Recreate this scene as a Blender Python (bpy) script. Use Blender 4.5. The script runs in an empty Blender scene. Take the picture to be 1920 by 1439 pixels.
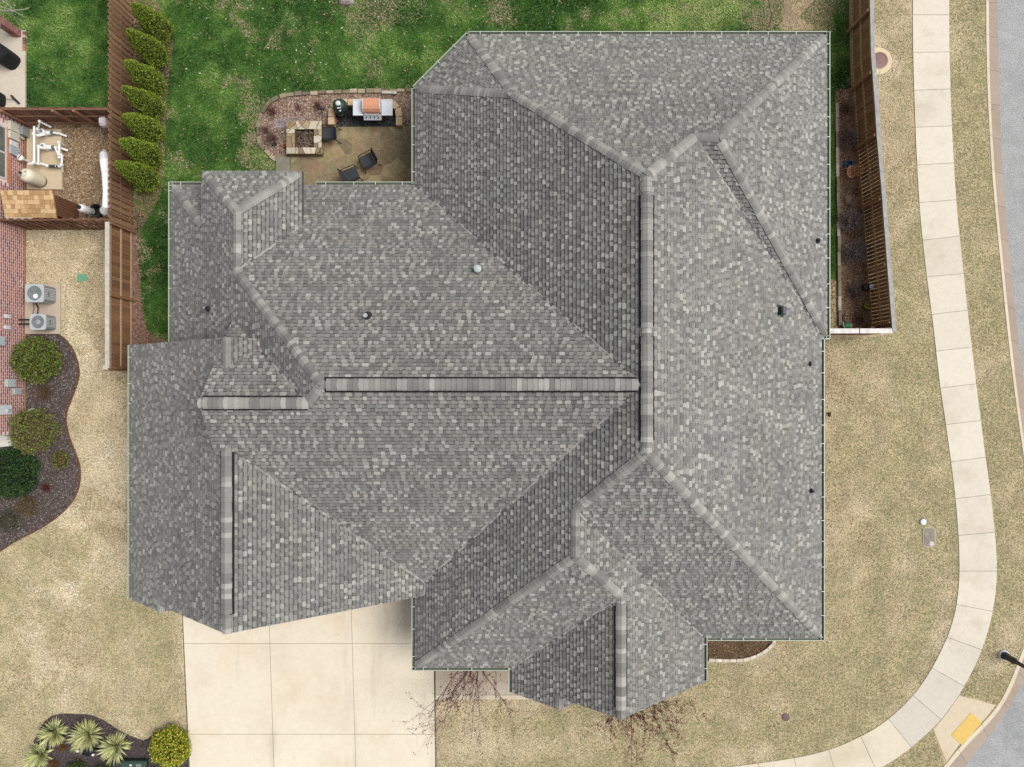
import bpy, math, random
import numpy as np
from mathutils import Vector, Matrix, noise
from mathutils.geometry import tessellate_polygon

# ------------------------------------------------------------------ camera, light, exposure
sc = bpy.context.scene
col = sc.collection
H, F = 30.0, 1333.3          # flying height above the lawn and focal length in photo pixels
cam_d = bpy.data.cameras.new('camera')
cam = bpy.data.objects.new('camera', cam_d)
col.objects.link(cam)
cam.location = (0, 0, H)
cam_d.sensor_fit = 'HORIZONTAL'
cam_d.angle = 2 * math.atan(960 / F)
cam_d.clip_end = 500
sc.camera = cam

SUN_EL, SUN_AZ = math.radians(59), math.radians(84)     # azimuth clockwise from +Y
world = bpy.data.worlds.new("World")
sc.world = world
world.use_nodes = True
nt = world.node_tree
nt.nodes.clear()
sky = nt.nodes.new('ShaderNodeTexSky')
sky.sky_type = 'NISHITA'
sky.sun_disc = False
sky.sun_elevation = SUN_EL
sky.sun_rotation = SUN_AZ
hsv = nt.nodes.new('ShaderNodeHueSaturation')
hsv.inputs['Saturation'].default_value = 0.22           # white overcast
bg = nt.nodes.new('ShaderNodeBackground')
bg.inputs['Strength'].default_value = 0.115
wo = nt.nodes.new('ShaderNodeOutputWorld')
nt.links.new(sky.outputs[0], hsv.inputs['Color'])
nt.links.new(hsv.outputs[0], bg.inputs['Color'])
nt.links.new(bg.outputs[0], wo.inputs['Surface'])
sun_d = bpy.data.lights.new('sun', 'SUN')
sun_d.energy = 2.5
sun_d.angle = math.radians(36)
sun_d.color = (1.0, 0.97, 0.925)
sun = bpy.data.objects.new('sun', sun_d)
col.objects.link(sun)
sd = Vector((math.sin(SUN_AZ) * math.cos(SUN_EL), math.cos(SUN_AZ) * math.cos(SUN_EL), math.sin(SUN_EL)))
sun.rotation_euler = sd.to_track_quat('Z', 'Y').to_euler()
sun.location = sd * 60
sc.view_settings.view_transform = 'Standard'
sc.view_settings.look = 'None'
sc.view_settings.exposure = 0.55
sc.view_settings.gamma = 1
sc.view_settings.use_curve_mapping = False
sc.render.engine = 'CYCLES'
sc.cycles.use_denoising = False
sc.cycles.max_bounces = 5
sc.cycles.pixel_filter_type = 'BLACKMAN_HARRIS'

# ------------------------------------------------------------------ helpers
R = random.Random(7)
def at(u, v, z=0.0):
    """a point of the place at height z, from its spot in the survey picture (1920 x 1439)"""
    s = (H - z) / F
    return Vector(((u - 960) * s, (720 - v) * s, z))
def xy(pts, z=0.0):
    return [tuple(at(u, v, z)[:2]) for u, v in pts]
def lin(c):
    c /= 255.0
    return c / 12.92 if c <= 0.04045 else ((c + 0.055) / 1.055) ** 2.4
K = 1.55
def A(r, g, b, k=1.0):
    """base colour of a surface that looks (r, g, b) when it lies open to this sky"""
    return (min(lin(r) / K * k, .9), min(lin(g) / K * k, .9), min(lin(b) / K * k, .9))
def mul(c, k):
    return (c[0] * k, c[1] * k, c[2] * k)
def mixc(a, b, t):
    return tuple(a[i] + (b[i] - a[i]) * t for i in range(3))
def jit(c, v, rng=R):
    k = 1 + rng.uniform(-v, v)
    return (c[0] * k, c[1] * k, c[2] * k)

def mat(name, rough=.9, var=.12, scale=12.0, fine=0.0, fscale=90.0, metal=0.0, bump=0.0, bscale=60.0, stretch=None, spec=.3, blotch=None, sheen=0.0):
    """colour comes from each face's own 'col', worked over with two sizes of grain; blotch = (scale, colour factor, amount, low, high)"""
    m = bpy.data.materials.new(name)
    m.use_nodes = True
    n, l = m.node_tree.nodes, m.node_tree.links
    b = n['Principled BSDF']
    b.inputs['Roughness'].default_value = rough
    b.inputs['Metallic'].default_value = metal
    b.inputs['Specular IOR Level'].default_value = spec
    if sheen:
        b.inputs['Sheen Weight'].default_value = sheen
        b.inputs['Sheen Roughness'].default_value = .35
    at_ = n.new('ShaderNodeAttribute'); at_.attribute_name = 'col'
    geo = n.new('ShaderNodeNewGeometry')
    src = geo.outputs['Position']
    if stretch:
        mp = n.new('ShaderNodeMapping'); mp.inputs['Scale'].default_value = stretch
        l.new(src, mp.inputs['Vector']); src = mp.outputs['Vector']
    last = at_.outputs['Color']
    def layer(last, sc_, v, det=3):
        t = n.new('ShaderNodeTexNoise'); t.inputs['Scale'].default_value = sc_; t.inputs['Detail'].default_value = det
        l.new(src, t.inputs['Vector'])
        r_ = n.new('ShaderNodeMapRange')
        r_.inputs['From Min'].default_value = .25; r_.inputs['From Max'].default_value = .75
        r_.inputs['To Min'].default_value = 1 - v; r_.inputs['To Max'].default_value = 1 + v
        l.new(t.outputs['Fac'], r_.inputs['Value'])
        x = n.new('ShaderNodeVectorMath'); x.operation = 'SCALE'
        l.new(last, x.inputs[0]); l.new(r_.outputs[0], x.inputs['Scale'])
        return x.outputs[0]
    if var: last = layer(last, scale, var)
    if fine: last = layer(last, fscale, fine, 1)
    for bl in (blotch or []):
        t = n.new('ShaderNodeTexNoise'); t.inputs['Scale'].default_value = bl[0]; t.inputs['Detail'].default_value = 5
        t.inputs['Roughness'].default_value = .62
        mp = n.new('ShaderNodeMapping'); mp.inputs['Location'].default_value = (bl[0] * 7.3, 3.1, bl[3] * 19)
        if len(bl) > 5: mp.inputs['Scale'].default_value = bl[5]
        l.new(geo.outputs['Position'], mp.inputs['Vector']); l.new(mp.outputs[0], t.inputs['Vector'])
        r_ = n.new('ShaderNodeMapRange'); r_.interpolation_type = 'SMOOTHSTEP'
        r_.inputs['From Min'].default_value = bl[3]; r_.inputs['From Max'].default_value = bl[4]
        r_.inputs['To Max'].default_value = bl[2]
        l.new(t.outputs['Fac'], r_.inputs['Value'])
        x = n.new('ShaderNodeMix'); x.data_type = 'RGBA'; x.blend_type = 'MULTIPLY'
        l.new(r_.outputs[0], x.inputs[0]); l.new(last, x.inputs[6]); x.inputs[7].default_value = (*bl[1], 1)
        last = x.outputs[2]
    l.new(last, b.inputs['Base Color'])
    if bump:
        t = n.new('ShaderNodeTexNoise'); t.inputs['Scale'].default_value = bscale; t.inputs['Detail'].default_value = 4
        l.new(src, t.inputs['Vector'])
        bp = n.new('ShaderNodeBump'); bp.inputs['Strength'].default_value = bump; bp.inputs['Distance'].default_value = .02
        l.new(t.outputs['Fac'], bp.inputs['Height']); l.new(bp.outputs[0], b.inputs['Normal'])
    return m

WORLD = {}      # world position of each object's origin, while building
def tag(o, label=None, cat=None, group=None, kind=None):
    if label: o['label'] = label
    if cat: o['category'] = cat
    if group: o['group'] = group
    if kind: o['kind'] = kind
    return o
def thing(name, loc, label, cat, group=None):
    o = bpy.data.objects.new(name, None)
    o.empty_display_size = .2
    col.objects.link(o)
    o.location = loc
    WORLD[o.name] = Vector(loc)
    return tag(o, label, cat, group)

class MB:
    def __init__(s):
        s.v, s.f, s.c = [], [], []
    def add(s, vs, fs, c=(1, 1, 1)):
        o = len(s.v)
        s.v.extend(tuple(x) for x in vs)
        for f in fs:
            s.f.append(tuple(i + o for i in f)); s.c.append(c)
    def hexa(s, p, c):      # eight corners: 4 below (ccw), 4 above
        s.add(p, [(3, 2, 1, 0), (4, 5, 6, 7), (0, 1, 5, 4), (1, 2, 6, 5), (2, 3, 7, 6), (3, 0, 4, 7)], c)
    def box(s, a, b, c=(1, 1, 1)):
        x0, x1 = sorted((a[0], b[0])); y0, y1 = sorted((a[1], b[1])); z0, z1 = sorted((a[2], b[2]))
        s.hexa([(x0, y0, z0), (x1, y0, z0), (x1, y1, z0), (x0, y1, z0), (x0, y0, z1), (x1, y0, z1), (x1, y1, z1), (x0, y1, z1)], c)
    def bar(s, p, q, w, h, c=(1, 1, 1), up=Vector((0, 0, 1))):
        p, q = Vector(p), Vector(q)
        d = (q - p).normalized()
        sd_ = d.cross(up)
        if sd_.length < 1e-4: sd_ = d.cross(Vector((1, 0, 0)))
        sd_.normalize(); u_ = sd_.cross(d)
        a, b = sd_ * w / 2, u_ * h / 2
        s.hexa([p - a - b, q - a - b, q + a - b, p + a - b, p - a + b, q - a + b, q + a + b, p + a + b], c)
    def prism(s, poly, z0, z1, c=(1, 1, 1), c2=None, bevel=0.0):
        n = len(poly)
        ar = sum(poly[i][0] * poly[(i + 1) % n][1] - poly[(i + 1) % n][0] * poly[i][1] for i in range(n))
        if ar < 0: poly = poly[::-1]
        tri = tessellate_polygon([[Vector((x, y, 0)) for x, y in poly]])
        def fix(t):
            a, b, d = (poly[i] for i in t)
            return t if (b[0] - a[0]) * (d[1] - a[1]) - (b[1] - a[1]) * (d[0] - a[0]) > 0 else t[::-1]
        tri = [fix(t) for t in tri]
        s.add([(x, y, z1) for x, y in poly], tri, c)
        s.add([(x, y, z0) for x, y in poly] + [(x, y, z1) for x, y in poly],
              [(i, (i + 1) % n, n + (i + 1) % n, n + i) for i in range(n)], c2 or c)
    def sheet(s, poly, z, c=(1, 1, 1)):
        n = len(poly)
        tri = tessellate_polygon([[Vector((x, y, 0)) for x, y in poly]])
        out = []
        for t in tri:
            a, b, d = (poly[i] for i in t)
            out.append(t if (b[0] - a[0]) * (d[1] - a[1]) - (b[1] - a[1]) * (d[0] - a[0]) > 0 else t[::-1])
        s.add([(x, y, z) for x, y in poly], out, c)
    def tube(s, pts, rad, n=8, c=(1, 1, 1), caps=True):
        pts = [Vector(p) for p in pts]
        if not isinstance(rad, (list, tuple)): rad = [rad] * len(pts)
        rings = []
        pv = None
        for i, p in enumerate(pts):
            d = (pts[min(i + 1, len(pts) - 1)] - pts[max(i - 1, 0)])
            if d.length < 1e-6: d = Vector((0, 0, 1))
            d.normalize()
            a = pv - d * pv.dot(d) if pv is not None else d.orthogonal()
            if a.length < 1e-4: a = d.orthogonal()
            a.normalize(); pv = a
            b = d.cross(a)
            rings.append([p + (a * math.cos(2 * math.pi * k / n) + b * math.sin(2 * math.pi * k / n)) * rad[i] for k in range(n)])
        vs = [q for r_ in rings for q in r_]
        fs = [(i * n + k, i * n + (k + 1) % n, (i + 1) * n + (k + 1) % n, (i + 1) * n + k) for i in range(len(pts) - 1) for k in range(n)]
        if caps:
            fs += [tuple(range(n - 1, -1, -1)), tuple((len(pts) - 1) * n + k for k in range(n))]
        s.add(vs, fs, c)
    def lathe(s, o, prof, n=20, c=(1, 1, 1), sx=1.0, sy=1.0):
        vs = [(o[0] + r_ * sx * math.cos(2 * math.pi * k / n), o[1] + r_ * sy * math.sin(2 * math.pi * k / n), o[2] + z) for r_, z in prof for k in range(n)]
        m = len(prof)
        fs = [(i * n + k, i * n + (k + 1) % n, (i + 1) * n + (k + 1) % n, (i + 1) * n + k) for i in range(m - 1) for k in range(n)]
        if prof[0][0] > 1e-5: fs.append(tuple(range(n - 1, -1, -1)))
        if prof[-1][0] > 1e-5: fs.append(tuple((m - 1) * n + k for k in range(n)))
        s.add(vs, fs, c)
    def mesh(s, name, m, off=Vector((0, 0, 0)), smooth=False):
        me = bpy.data.meshes.new(name)
        me.from_pydata([(x - off[0], y - off[1], z - off[2]) for x, y, z in s.v], [], s.f)
        a = me.attributes.new('col', 'FLOAT_COLOR', 'FACE')
        a.data.foreach_set('color', np.array([(*c, 1) for c in s.c], dtype=np.float32).ravel())
        me.materials.append(m)
        if smooth:
            me.polygons.foreach_set('use_smooth', [True] * len(me.polygons))
        return me
    def build(s, name, m, parent=None, org=None, smooth=False, label=None, cat=None, group=None, kind=None):
        off = WORLD[parent.name] if parent is not None else Vector(org) if org is not None else Vector((0, 0, 0))
        o = bpy.data.objects.new(name, s.mesh(name, m, off, smooth))
        col.objects.link(o)
        if parent is not None: o.parent = parent
        else: o.location = off
        WORLD[o.name] = off
        return tag(o, label, cat, group, kind)
def link_mesh(name, me, parent, loc=(0, 0, 0), rz=0.0, sc_=None):
    o = bpy.data.objects.new(name, me)
    col.objects.link(o)
    if parent is not None: o.parent = parent
    off = WORLD[parent.name] if parent is not None else Vector((0, 0, 0))
    o.location = Vector(loc) - off
    o.rotation_euler.z = rz
    if sc_: o.scale = sc_
    WORLD[o.name] = Vector(loc)
    return o
def copy_tree(o, parent=None):
    c = o.copy(); col.objects.link(c)
    if parent is not None: c.parent = parent
    for ch in [x for x in o.children]:
        copy_tree(ch, c)
    return c

def clip(poly, n, c):
    """keep the part of a plan polygon with n.p <= c"""
    out = []
    m = len(poly)
    for i in range(m):
        a, b = poly[i], poly[(i + 1) % m]
        da, db = n[0] * a[0] + n[1] * a[1] - c, n[0] * b[0] + n[1] * b[1] - c
        if da <= 0: out.append(a)
        if (da < 0 < db) or (db < 0 < da):
            t = da / (da - db)
            out.append((a[0] + (b[0] - a[0]) * t, a[1] + (b[1] - a[1]) * t))
    return out
def area(p):
    return abs(sum(p[i][0] * p[(i + 1) % len(p)][1] - p[(i + 1) % len(p)][0] * p[i][1] for i in range(len(p)))) / 2
def inside(P, poly):
    """numpy point-in-polygon"""
    x, y = P[:, 0], P[:, 1]
    r_ = np.zeros(len(P), bool)
    n = len(poly)
    for i in range(n):
        x0, y0 = poly[i]; x1, y1 = poly[(i + 1) % n]
        if y0 == y1: continue
        k = ((y0 > y) != (y1 > y)) & (x < (x1 - x0) * (y - y0) / (y1 - y0) + x0)
        r_ ^= k
    return r_
def resample(pts, step):
    pts = [Vector(p) for p in pts]
    L = [0.0]
    for a, b in zip(pts, pts[1:]): L.append(L[-1] + (b - a).length)
    n = max(1, int(round(L[-1] / step)))
    out, j = [], 0
    for i in range(n + 1):
        t = L[-1] * i / n
        while j < len(L) - 2 and L[j + 1] < t: j += 1
        out.append(pts[j].lerp(pts[j + 1], (t - L[j]) / max(L[j + 1] - L[j], 1e-9)))
    return out
def smooth_path(pts, it=2):
    for _ in range(it):
        q = [pts[0]]
        for a, b in zip(pts, pts[1:]):
            q += [(a[0] * .75 + b[0] * .25, a[1] * .75 + b[1] * .25), (a[0] * .25 + b[0] * .75, a[1] * .25 + b[1] * .75)]
        q.append(pts[-1]); pts = q
    return pts
def voronoi(poly, seeds, gap):
    out = []
    for i, p in enumerate(seeds):
        c = poly
        for j, q in enumerate(seeds):
            if i == j: continue
            n = (q[0] - p[0], q[1] - p[1]); L = math.hypot(*n)
            if L > 3.0: continue
            n = (n[0] / L, n[1] / L)
            c = clip(c, n, n[0] * (p[0] + q[0]) / 2 + n[1] * (p[1] + q[1]) / 2 - gap / 2)
            if len(c) < 3: break
        if len(c) >= 3 and area(c) > .01: out.append(c)
    return out

# materials shared about the place
M = {}
M['shingle'] = mat('asphalt_shingle', .8, .08, 6, .20, 200, spec=.25, sheen=.4, blotch=[(.22, (.88, .88, .88), .8, .42, .66), (1.1, (.93, .925, .92), .7, .5, .7)])
M['tar'] = mat('black_vent', .8, .1, 20)
M['trim'] = mat('painted_trim', .5, .06, 8, spec=.4)
M['brick'] = mat('brick', .92, .12, 25, .15, 160)
M['mortar'] = mat('mortar', .95, .08, 20)
M['wood'] = mat('cedar_boards', .85, .20, 3, .18, 30, stretch=(6, 6, 1.2))
M['weathered'] = mat('weathered_wood', .9, .22, 6, .16, 60)
M['concrete'] = mat('concrete', .9, .05, 5, .06, 120, blotch=[(.45, (.86, .84, .80), .8, .5, .72), (1.1, (.72, .71, .69), .8, .60, .78), (3.2, (.82, .81, .79), .5, .58, .75)])
M['drive'] = mat('driveway_concrete', .9, .04, 4, .05, 110, blotch=[(.35, (.90, .88, .86), .7, .45, .66), (.8, (.80, .79, .78), .7, .56, .76, (1.6, .2, 1)), (2.6, (.84, .82, .79), .45, .59, .75), (.55, (.96, .92, .86), .7, .5, .7), (9, (.84, .82, .79), .4, .64, .76)])
M['asphalt'] = mat('asphalt', .92, .10, 2, .5, 32, blotch=[(.5, (.80, .80, .81), .7, .5, .7), (1.6, (.86, .85, .84), .6, .55, .72), (14, (.66, .66, .67), .6, .58, .7)])
M['soil'] = mat('soil', .97, .25, 4, .3, 40, bump=.3)
M['lawn'] = mat('lawn_thatch', .97, .22, 1.2, .30, 34, bump=.4, bscale=40)
M['grass'] = mat('grass_blades', .95, .16, .8, spec=.05)
M['leaf'] = mat('leaves', .65, .18, 6, spec=.3)
M['mulch'] = mat('mulch', .96, .25, 6, .4, 40, bump=.6, bscale=45)
M['stone'] = mat('stone', .9, .22, 5, .18, 45, bump=.3, bscale=25)
M['bark'] = mat('bark', .9, .2, 18)
M['plastic'] = mat('plastic', .45, .05, 8, spec=.45)
M['metal'] = mat('painted_metal', .42, .06, 10, spec=.5)
M['steel'] = mat('brushed_steel', .32, .05, 14, metal=.85)
M['copper'] = mat('copper_hood', .5, .06, 14)
M['glass'] = mat('window_glass', .12, .03, 4, spec=.6)
M['fabric'] = mat('mesh_fabric', .8, .08, 30)
# ------------------------------------------------------------------ ground, lawns, street
SW_L = [(1711, -60), (1711, 60), (1712, 130), (1716, 250), (1721, 350), (1727, 430), (1736, 510), (1748, 600), (1758, 690), (1764, 740), (1772, 790), (1779, 840), (1789, 915), (1796, 990), (1799, 1060), (1797, 1105), (1791, 1148), (1776, 1197), (1742, 1264), (1704, 1315), (1655, 1358), (1620, 1378), (1577, 1399), (1523, 1416), (1458, 1427), (1380, 1437), (1290, 1448), (1180, 1458)]
SW_R = [(1779, -60), (1779, 60), (1780, 130), (1784, 240), (1789, 330), (1795, 410), (1804, 490), (1812, 570), (1820, 640), (1829, 715), (1837, 780), (1846, 850), (1855, 910), (1863, 980), (1868, 1040), (1869, 1080), (1865, 1122), (1856, 1170), (1842, 1215), (1825, 1255), (1800, 1300), (1775, 1336), (1748, 1367), (1697, 1411), (1655, 1439), (1590, 1466), (1500, 1490), (1380, 1510), (1180, 1528)]
CURB = [(1848, -60), (1849, 100), (1852, 200), (1859, 320), (1866, 400), (1876, 500), (1886, 600), (1895, 680), (1903, 745), (1912, 810), (1924, 890), (1936, 970), (1944, 1050), (1944, 1110), (1936, 1165), (1920, 1212), (1904, 1254), (1890, 1288), (1875, 1317), (1852, 1347), (1802, 1397), (1760, 1450), (1700, 1500), (1600, 1560)]
CURB2 = [(1853, -60), (1854, 100), (1857, 200), (1864, 320), (1871, 400), (1881, 500), (1891, 600), (1900, 680), (1908, 745), (1917, 810), (1929, 890), (1941, 970), (1949, 1050), (1949, 1112), (1942, 1167), (1926, 1215), (1910, 1257), (1897, 1291), (1881, 1321), (1858, 1352), (1808, 1402), (1766, 1455), (1704, 1506), (1603, 1567)]
GUT = [(1873, -60), (1875, 100), (1878, 200), (1883, 320), (1890, 400), (1899, 500), (1909, 600), (1918, 680), (1927, 745), (1937, 810), (1950, 890), (1962, 970), (1970, 1050), (1970, 1118), (1962, 1175), (1947, 1225), (1932, 1262), (1912, 1300), (1893, 1332), (1868, 1370), (1822, 1428), (1785, 1475), (1720, 1530), (1615, 1592)]
cL, cR, cC, cC2, cG = (smooth_path(xy(p), 2) for p in (SW_L, SW_R, CURB, CURB2, GUT))

m = MB(); m.sheet([(-150, -150), (150, -150), (150, 150), (-150, 150)], -.2, A(150, 138, 105))
m.build('ground', M['lawn'], kind='structure')

DRYC, GREENC = A(192, 174, 138, 1.15), A(70, 102, 44, 1.1)
top = cC[0]; bot = cC[-1]
m = MB(); m.prism([(-60, 60), (top[0], 60)] + cC + [(bot[0], -60), (-60, -60)], -.19, 0, DRYC)
m.build('dry_lawn', M['lawn'], kind='structure')

# street side: asphalt, gutter pan, kerb
m = MB(); m.sheet([(cG[0][0], 60)] + cG + [(cG[-1][0], -60), (90, -60), (90, 60)], -.12, A(176, 177, 176))
m.build('street', M['asphalt'], kind='structure')
gut = tag(bpy.data.objects.new('kerb', None), kind='structure'); col.objects.link(gut); WORLD[gut.name] = Vector((0, 0, 0))
def pathlen(pts):
    L = [0.0]
    for p, q in zip(pts, pts[1:]): L.append(L[-1] + math.hypot(q[0] - p[0], q[1] - p[1]))
    return L
def path_at(pts, L, f):
    t = min(max(f, 0), 1) * L[-1]
    j = min(max(int(np.searchsorted(L, t)) - 1, 0), len(pts) - 2)
    k = (t - L[j]) / max(L[j + 1] - L[j], 1e-9)
    return Vector((pts[j][0] + (pts[j + 1][0] - pts[j][0]) * k, pts[j][1] + (pts[j + 1][1] - pts[j][1]) * k, 0))
lc, lc2, lg = pathlen(cC), pathlen(cC2), pathlen(cG)
N_ = 28
for k in range(N_):
    f0, f1 = k / N_ + .00012, (k + 1) / N_ - .00012
    js = [f0 + (f1 - f0) * i / 8 for i in range(9)]
    a = [path_at(cC2, lc2, f) for f in js]; b = [path_at(cG, lg, f) for f in js]; c = [path_at(cC, lc, f) for f in js]
    m = MB()
    m.prism([p[:2] for p in c] + [p[:2] for p in a[::-1]], -.19, .022, jit(A(236, 222, 196), .05))
    m.build('kerb_stone', M['concrete'], gut)
    m = MB()
    va = [(p[0], p[1], -.095) for p in a]; vb = [(p[0], p[1], -.112) for p in b]
    n = len(va)
    m.add(va + vb, [(i, i + 1, n + i + 1, n + i)[::-1] for i in range(n - 1)], jit(A(186, 168, 152), .06))
    m.add([(p[0], p[1], -.095) for p in a] + [(p[0], p[1], .02) for p in a], [(i, i + 1, n + i + 1, n + i) for i in range(n - 1)], A(190, 172, 150))
    m.build('gutter_pan', M['concrete'], gut)

# sidewalk, slab by slab
swk = tag(bpy.data.objects.new('sidewalk', None), kind='structure'); col.objects.link(swk); WORLD[swk.name] = Vector((0, 0, 0))
ra = resample([(*p, 0) for p in cL], .03)
m = MB(); m.prism(cL + cR[::-1], -.1, .010, A(112, 100, 84)); m.build('joint_bed', M['soil'], swk)
rbp = resample([(*p, 0) for p in cR], .03)
def nearest(p, arr, lo):
    best, bi = 1e9, lo
    for j in range(lo, min(lo + 160, len(arr))):
        d = (arr[j] - p).length
        if d < best: best, bi = d, j
    return bi
i, lo, cuts, acc = 0, 0, [], 0.0
pairs = []
for i in range(len(ra)):
    lo = nearest(ra[i], rbp, lo)
    pairs.append((ra[i], rbp[lo]))
need = .45
last = 0
for i in range(1, len(pairs)):
    c0 = (pairs[i - 1][0] + pairs[i - 1][1]) / 2; c1 = (pairs[i][0] + pairs[i][1]) / 2
    acc += (c1 - c0).length
    if acc >= need:
        if i - last > 4:
            seg = pairs[last:i + 1]
            idx = sorted(set([0] + [int(q * (len(seg) - 1) / 6) for q in range(1, 6)] + [len(seg) - 1]))
            L_ = [seg[q][0].copy() for q in idx]; R_ = [seg[q][1].copy() for q in idx]
            for E_ in (L_, R_):
                E_[0] += (E_[1] - E_[0]).normalized() * .007; E_[-1] += (E_[-2] - E_[-1]).normalized() * .007
            tone = A(238, 228, 210) if (R.random() > .3) else A(233, 222, 204)
            if L_[0].y < -13.6: tone = A(238, 226, 202)
            if -13.6 < L_[0].y < -11.2 and L_[0].x > 15.4: tone = A(224, 215, 200)
            m = MB(); m.prism([p[:2] for p in L_] + [p[:2] for p in R_[::-1]], -.1, .026 + R.uniform(-.004, .004), jit(tone, .03), A(120, 105, 85))
            m.build('slab', M['concrete'], swk)
        last = i; acc = 0; need = 1.555
# curb ramp with yellow tactile panel
rp = tag(bpy.data.objects.new('kerb_ramp', None), kind='structure'); col.objects.link(rp); WORLD[rp.name] = Vector((0, 0, 0))
m = MB(); m.prism(xy([(1798, 1305), (1866, 1323), (1849, 1345), (1800, 1395), (1774, 1429), (1750, 1368), (1776, 1337)]), -.1, .012, A(228, 212, 184))
m.build('ramp_slab', M['concrete'], rp)
tp = thing('tactile_panel', at(1811, 1366, .01), 'yellow tactile warning panel set in the kerb ramp', 'tactile paving')
q = [Vector((*p, 0)) for p in xy([(1783, 1379), (1803, 1398), (1841, 1355), (1820, 1337)])]
m = MB(); m.prism([p[:2] for p in q], .0, .022, A(238, 196, 92)); m.build('panel', M['plastic'], tp)
m = MB()
for i in range(24):
    for j in range(11):
        p = (q[0].lerp(q[3], (i + .5) / 24)).lerp(q[1].lerp(q[2], (i + .5) / 24), (j + .5) / 11)
        m.lathe((p.x, p.y, .022), [(.017, 0), (.012, .007)], 6, A(250, 216, 118))
m.build('dome', M['plastic'], tp, kind='stuff')

# driveway slabs
dw = tag(bpy.data.objects.new('driveway', None), kind='structure'); col.objects.link(dw); WORLD[dw.name] = Vector((0, 0, 0))
m = MB(); m.prism(xy([(337, 1040), (815, 1040), (820, 1548), (358, 1548)]), -.1, .014, A(120, 108, 92)); m.build('joint_bed', M['soil'], dw)
cols_ = [((338, 1040), (359, 1500)), ((501, 1040), (516, 1500)), ((656, 1040), (669, 1500)), ((811, 1040), (817, 1500))]
rows_ = [1040, 1207, 1377, 1548]
def cu(k, v):
    (u0, v0), (u1, v1) = cols_[k]
    return u0 + (u1 - u0) * (v - v0) / (v1 - v0)
for r_ in range(3):
    for k in range(3):
        v0, v1 = rows_[r_] + .28, rows_[r_ + 1] - .28
        g = .28
        m = MB(); m.prism(xy([(cu(k, v0) + g, v0), (cu(k + 1, v0) - g, v0), (cu(k + 1, v1) - g, v1), (cu(k, v1) + g, v1)]), -.1, .03, jit(A(243, 231, 208, 1.05), .012), A(120, 105, 88))
        m.build('slab', M['drive'], dw)
# front walk
fw = tag(bpy.data.objects.new('front_walk', None), kind='structure'); col.objects.link(fw); WORLD[fw.name] = Vector((0, 0, 0))
for u0, u1 in ((817, 872), (872.7, 929.5), (930.5, 1010)):
    m = MB()
    m.prism(xy([(u0, 1215), (u1, 1215), (u1, 1302.5), (u0, 1302.5)]), -.1, .07, jit(A(214, 200, 180), .03))
    m.build('slab', M['drive'], fw)
    m = MB(); m.prism(xy([(u0, 1303), (u1, 1303), (u1, 1311), (u0, 1311)]), -.1, .075, jit(A(234, 220, 198), .03), A(150, 130, 105))
    m.build('step_edge', M['drive'], fw)

# back lawn and the neighbours' lawn
GREEN = [(249, -90), (1592, -90), (1599, 168), (1566, 172), (1571, 525), (1556, 525), (1500, 400), (700, 430), (340, 430), (340, 650), (300, 650), (275, 620), (265, 560), (262, 500), (252, 440)]
NGREEN = [(-80, -90), (203, -90), (209, 234), (49, 234), (49, 58), (-80, 50)]
m = MB(); m.sheet(xy(GREEN), .008, GREENC); m.build('back_lawn', M['lawn'], kind='structure')
m = MB(); m.sheet(xy(NGREEN), .008, GREENC); m.build('neighbour_lawn', M['lawn'], kind='structure')

bare = [(1460, 50), (1470, 36), (1462, 24), (1474, 10), (1466, -6), (1480, -20), (1500, -14), (1512, -22), (1528, -4), (1520, 12), (1506, 20), (1498, 34), (1514, 44), (1530, 50), (1520, 60), (1492, 56), (1478, 62)]
m = MB(); m.sheet(xy(smooth_path(bare + bare[:1], 2)[:-1]), .0105, A(188, 170, 134)); m.build('bare_soil', M['lawn'], kind='structure')
# beds and gravel
BED_N = [(110, 627), (126, 638), (140, 660), (148, 684), (150, 702), (145, 725), (134, 752), (125, 775), (125, 800), (133, 827), (145, 855), (152, 880), (151, 905), (146, 925), (135, 945), (108, 972), (70, 996), (30, 1015), (0, 1036), (-40, 1062)]
bedn = smooth_path(BED_N, 2)
BED_NP = [(20, 627)] + bedn + [(-120, 1062), (-120, 627)]
m = MB(); m.sheet(xy(BED_NP), .012, A(92, 80, 76)); m.build('mulch_bed', M['mulch'], kind='structure')
BED_F = smooth_path([(50, 1450), (60, 1400), (74, 1366), (92, 1344), (115, 1338), (135, 1339), (170, 1340), (196, 1351), (225, 1371), (250, 1383), (274, 1390), (292, 1372), (318, 1364), (345, 1374), (354, 1392), (356, 1460)], 2) + [(357, 1500), (45, 1500)]
m = MB(); m.sheet(xy(BED_F), .012, A(84, 74, 72)); m.build('front_mulch_bed', M['mulch'], kind='structure')
BED_P = smooth_path([(775, 173), (640, 175), (575, 178), (535, 181), (512, 190), (497, 206), (487, 226), (484, 250), (490, 272), (503, 290), (520, 300)], 2) + [(545, 300), (545, 290), (630, 237), (775, 237)]
m = MB(); m.sheet(xy(BED_P), .012, A(150, 122, 108)); m.build('patio_bed', M['mulch'], kind='structure')
BED_E = [(1567, 168), (1598, 168), (1606, 250), (1618, 420), (1634, 628), (1572, 628), (1571, 420)]
m = MB(); m.sheet(xy(BED_E), .012, A(150, 120, 98)); m.build('fence_bed', M['mulch'], kind='structure')
BED_W = [(247, -60), (262, -60), (322, 60), (326, 85), (318, 140), (312, 190), (312, 240), (308, 280), (308, 330), (300, 370), (262, 440), (262, 500), (266, 560), (276, 620), (312, 640), (320, 660), (247, 660)]
m = MB(); m.sheet(xy(BED_W), .011, A(140, 108, 92)); m.build('hedge_bed', M['mulch'], kind='structure')
GRAVEL = [(47, 236), (205, 236), (205, 432), (47, 432)]
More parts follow.
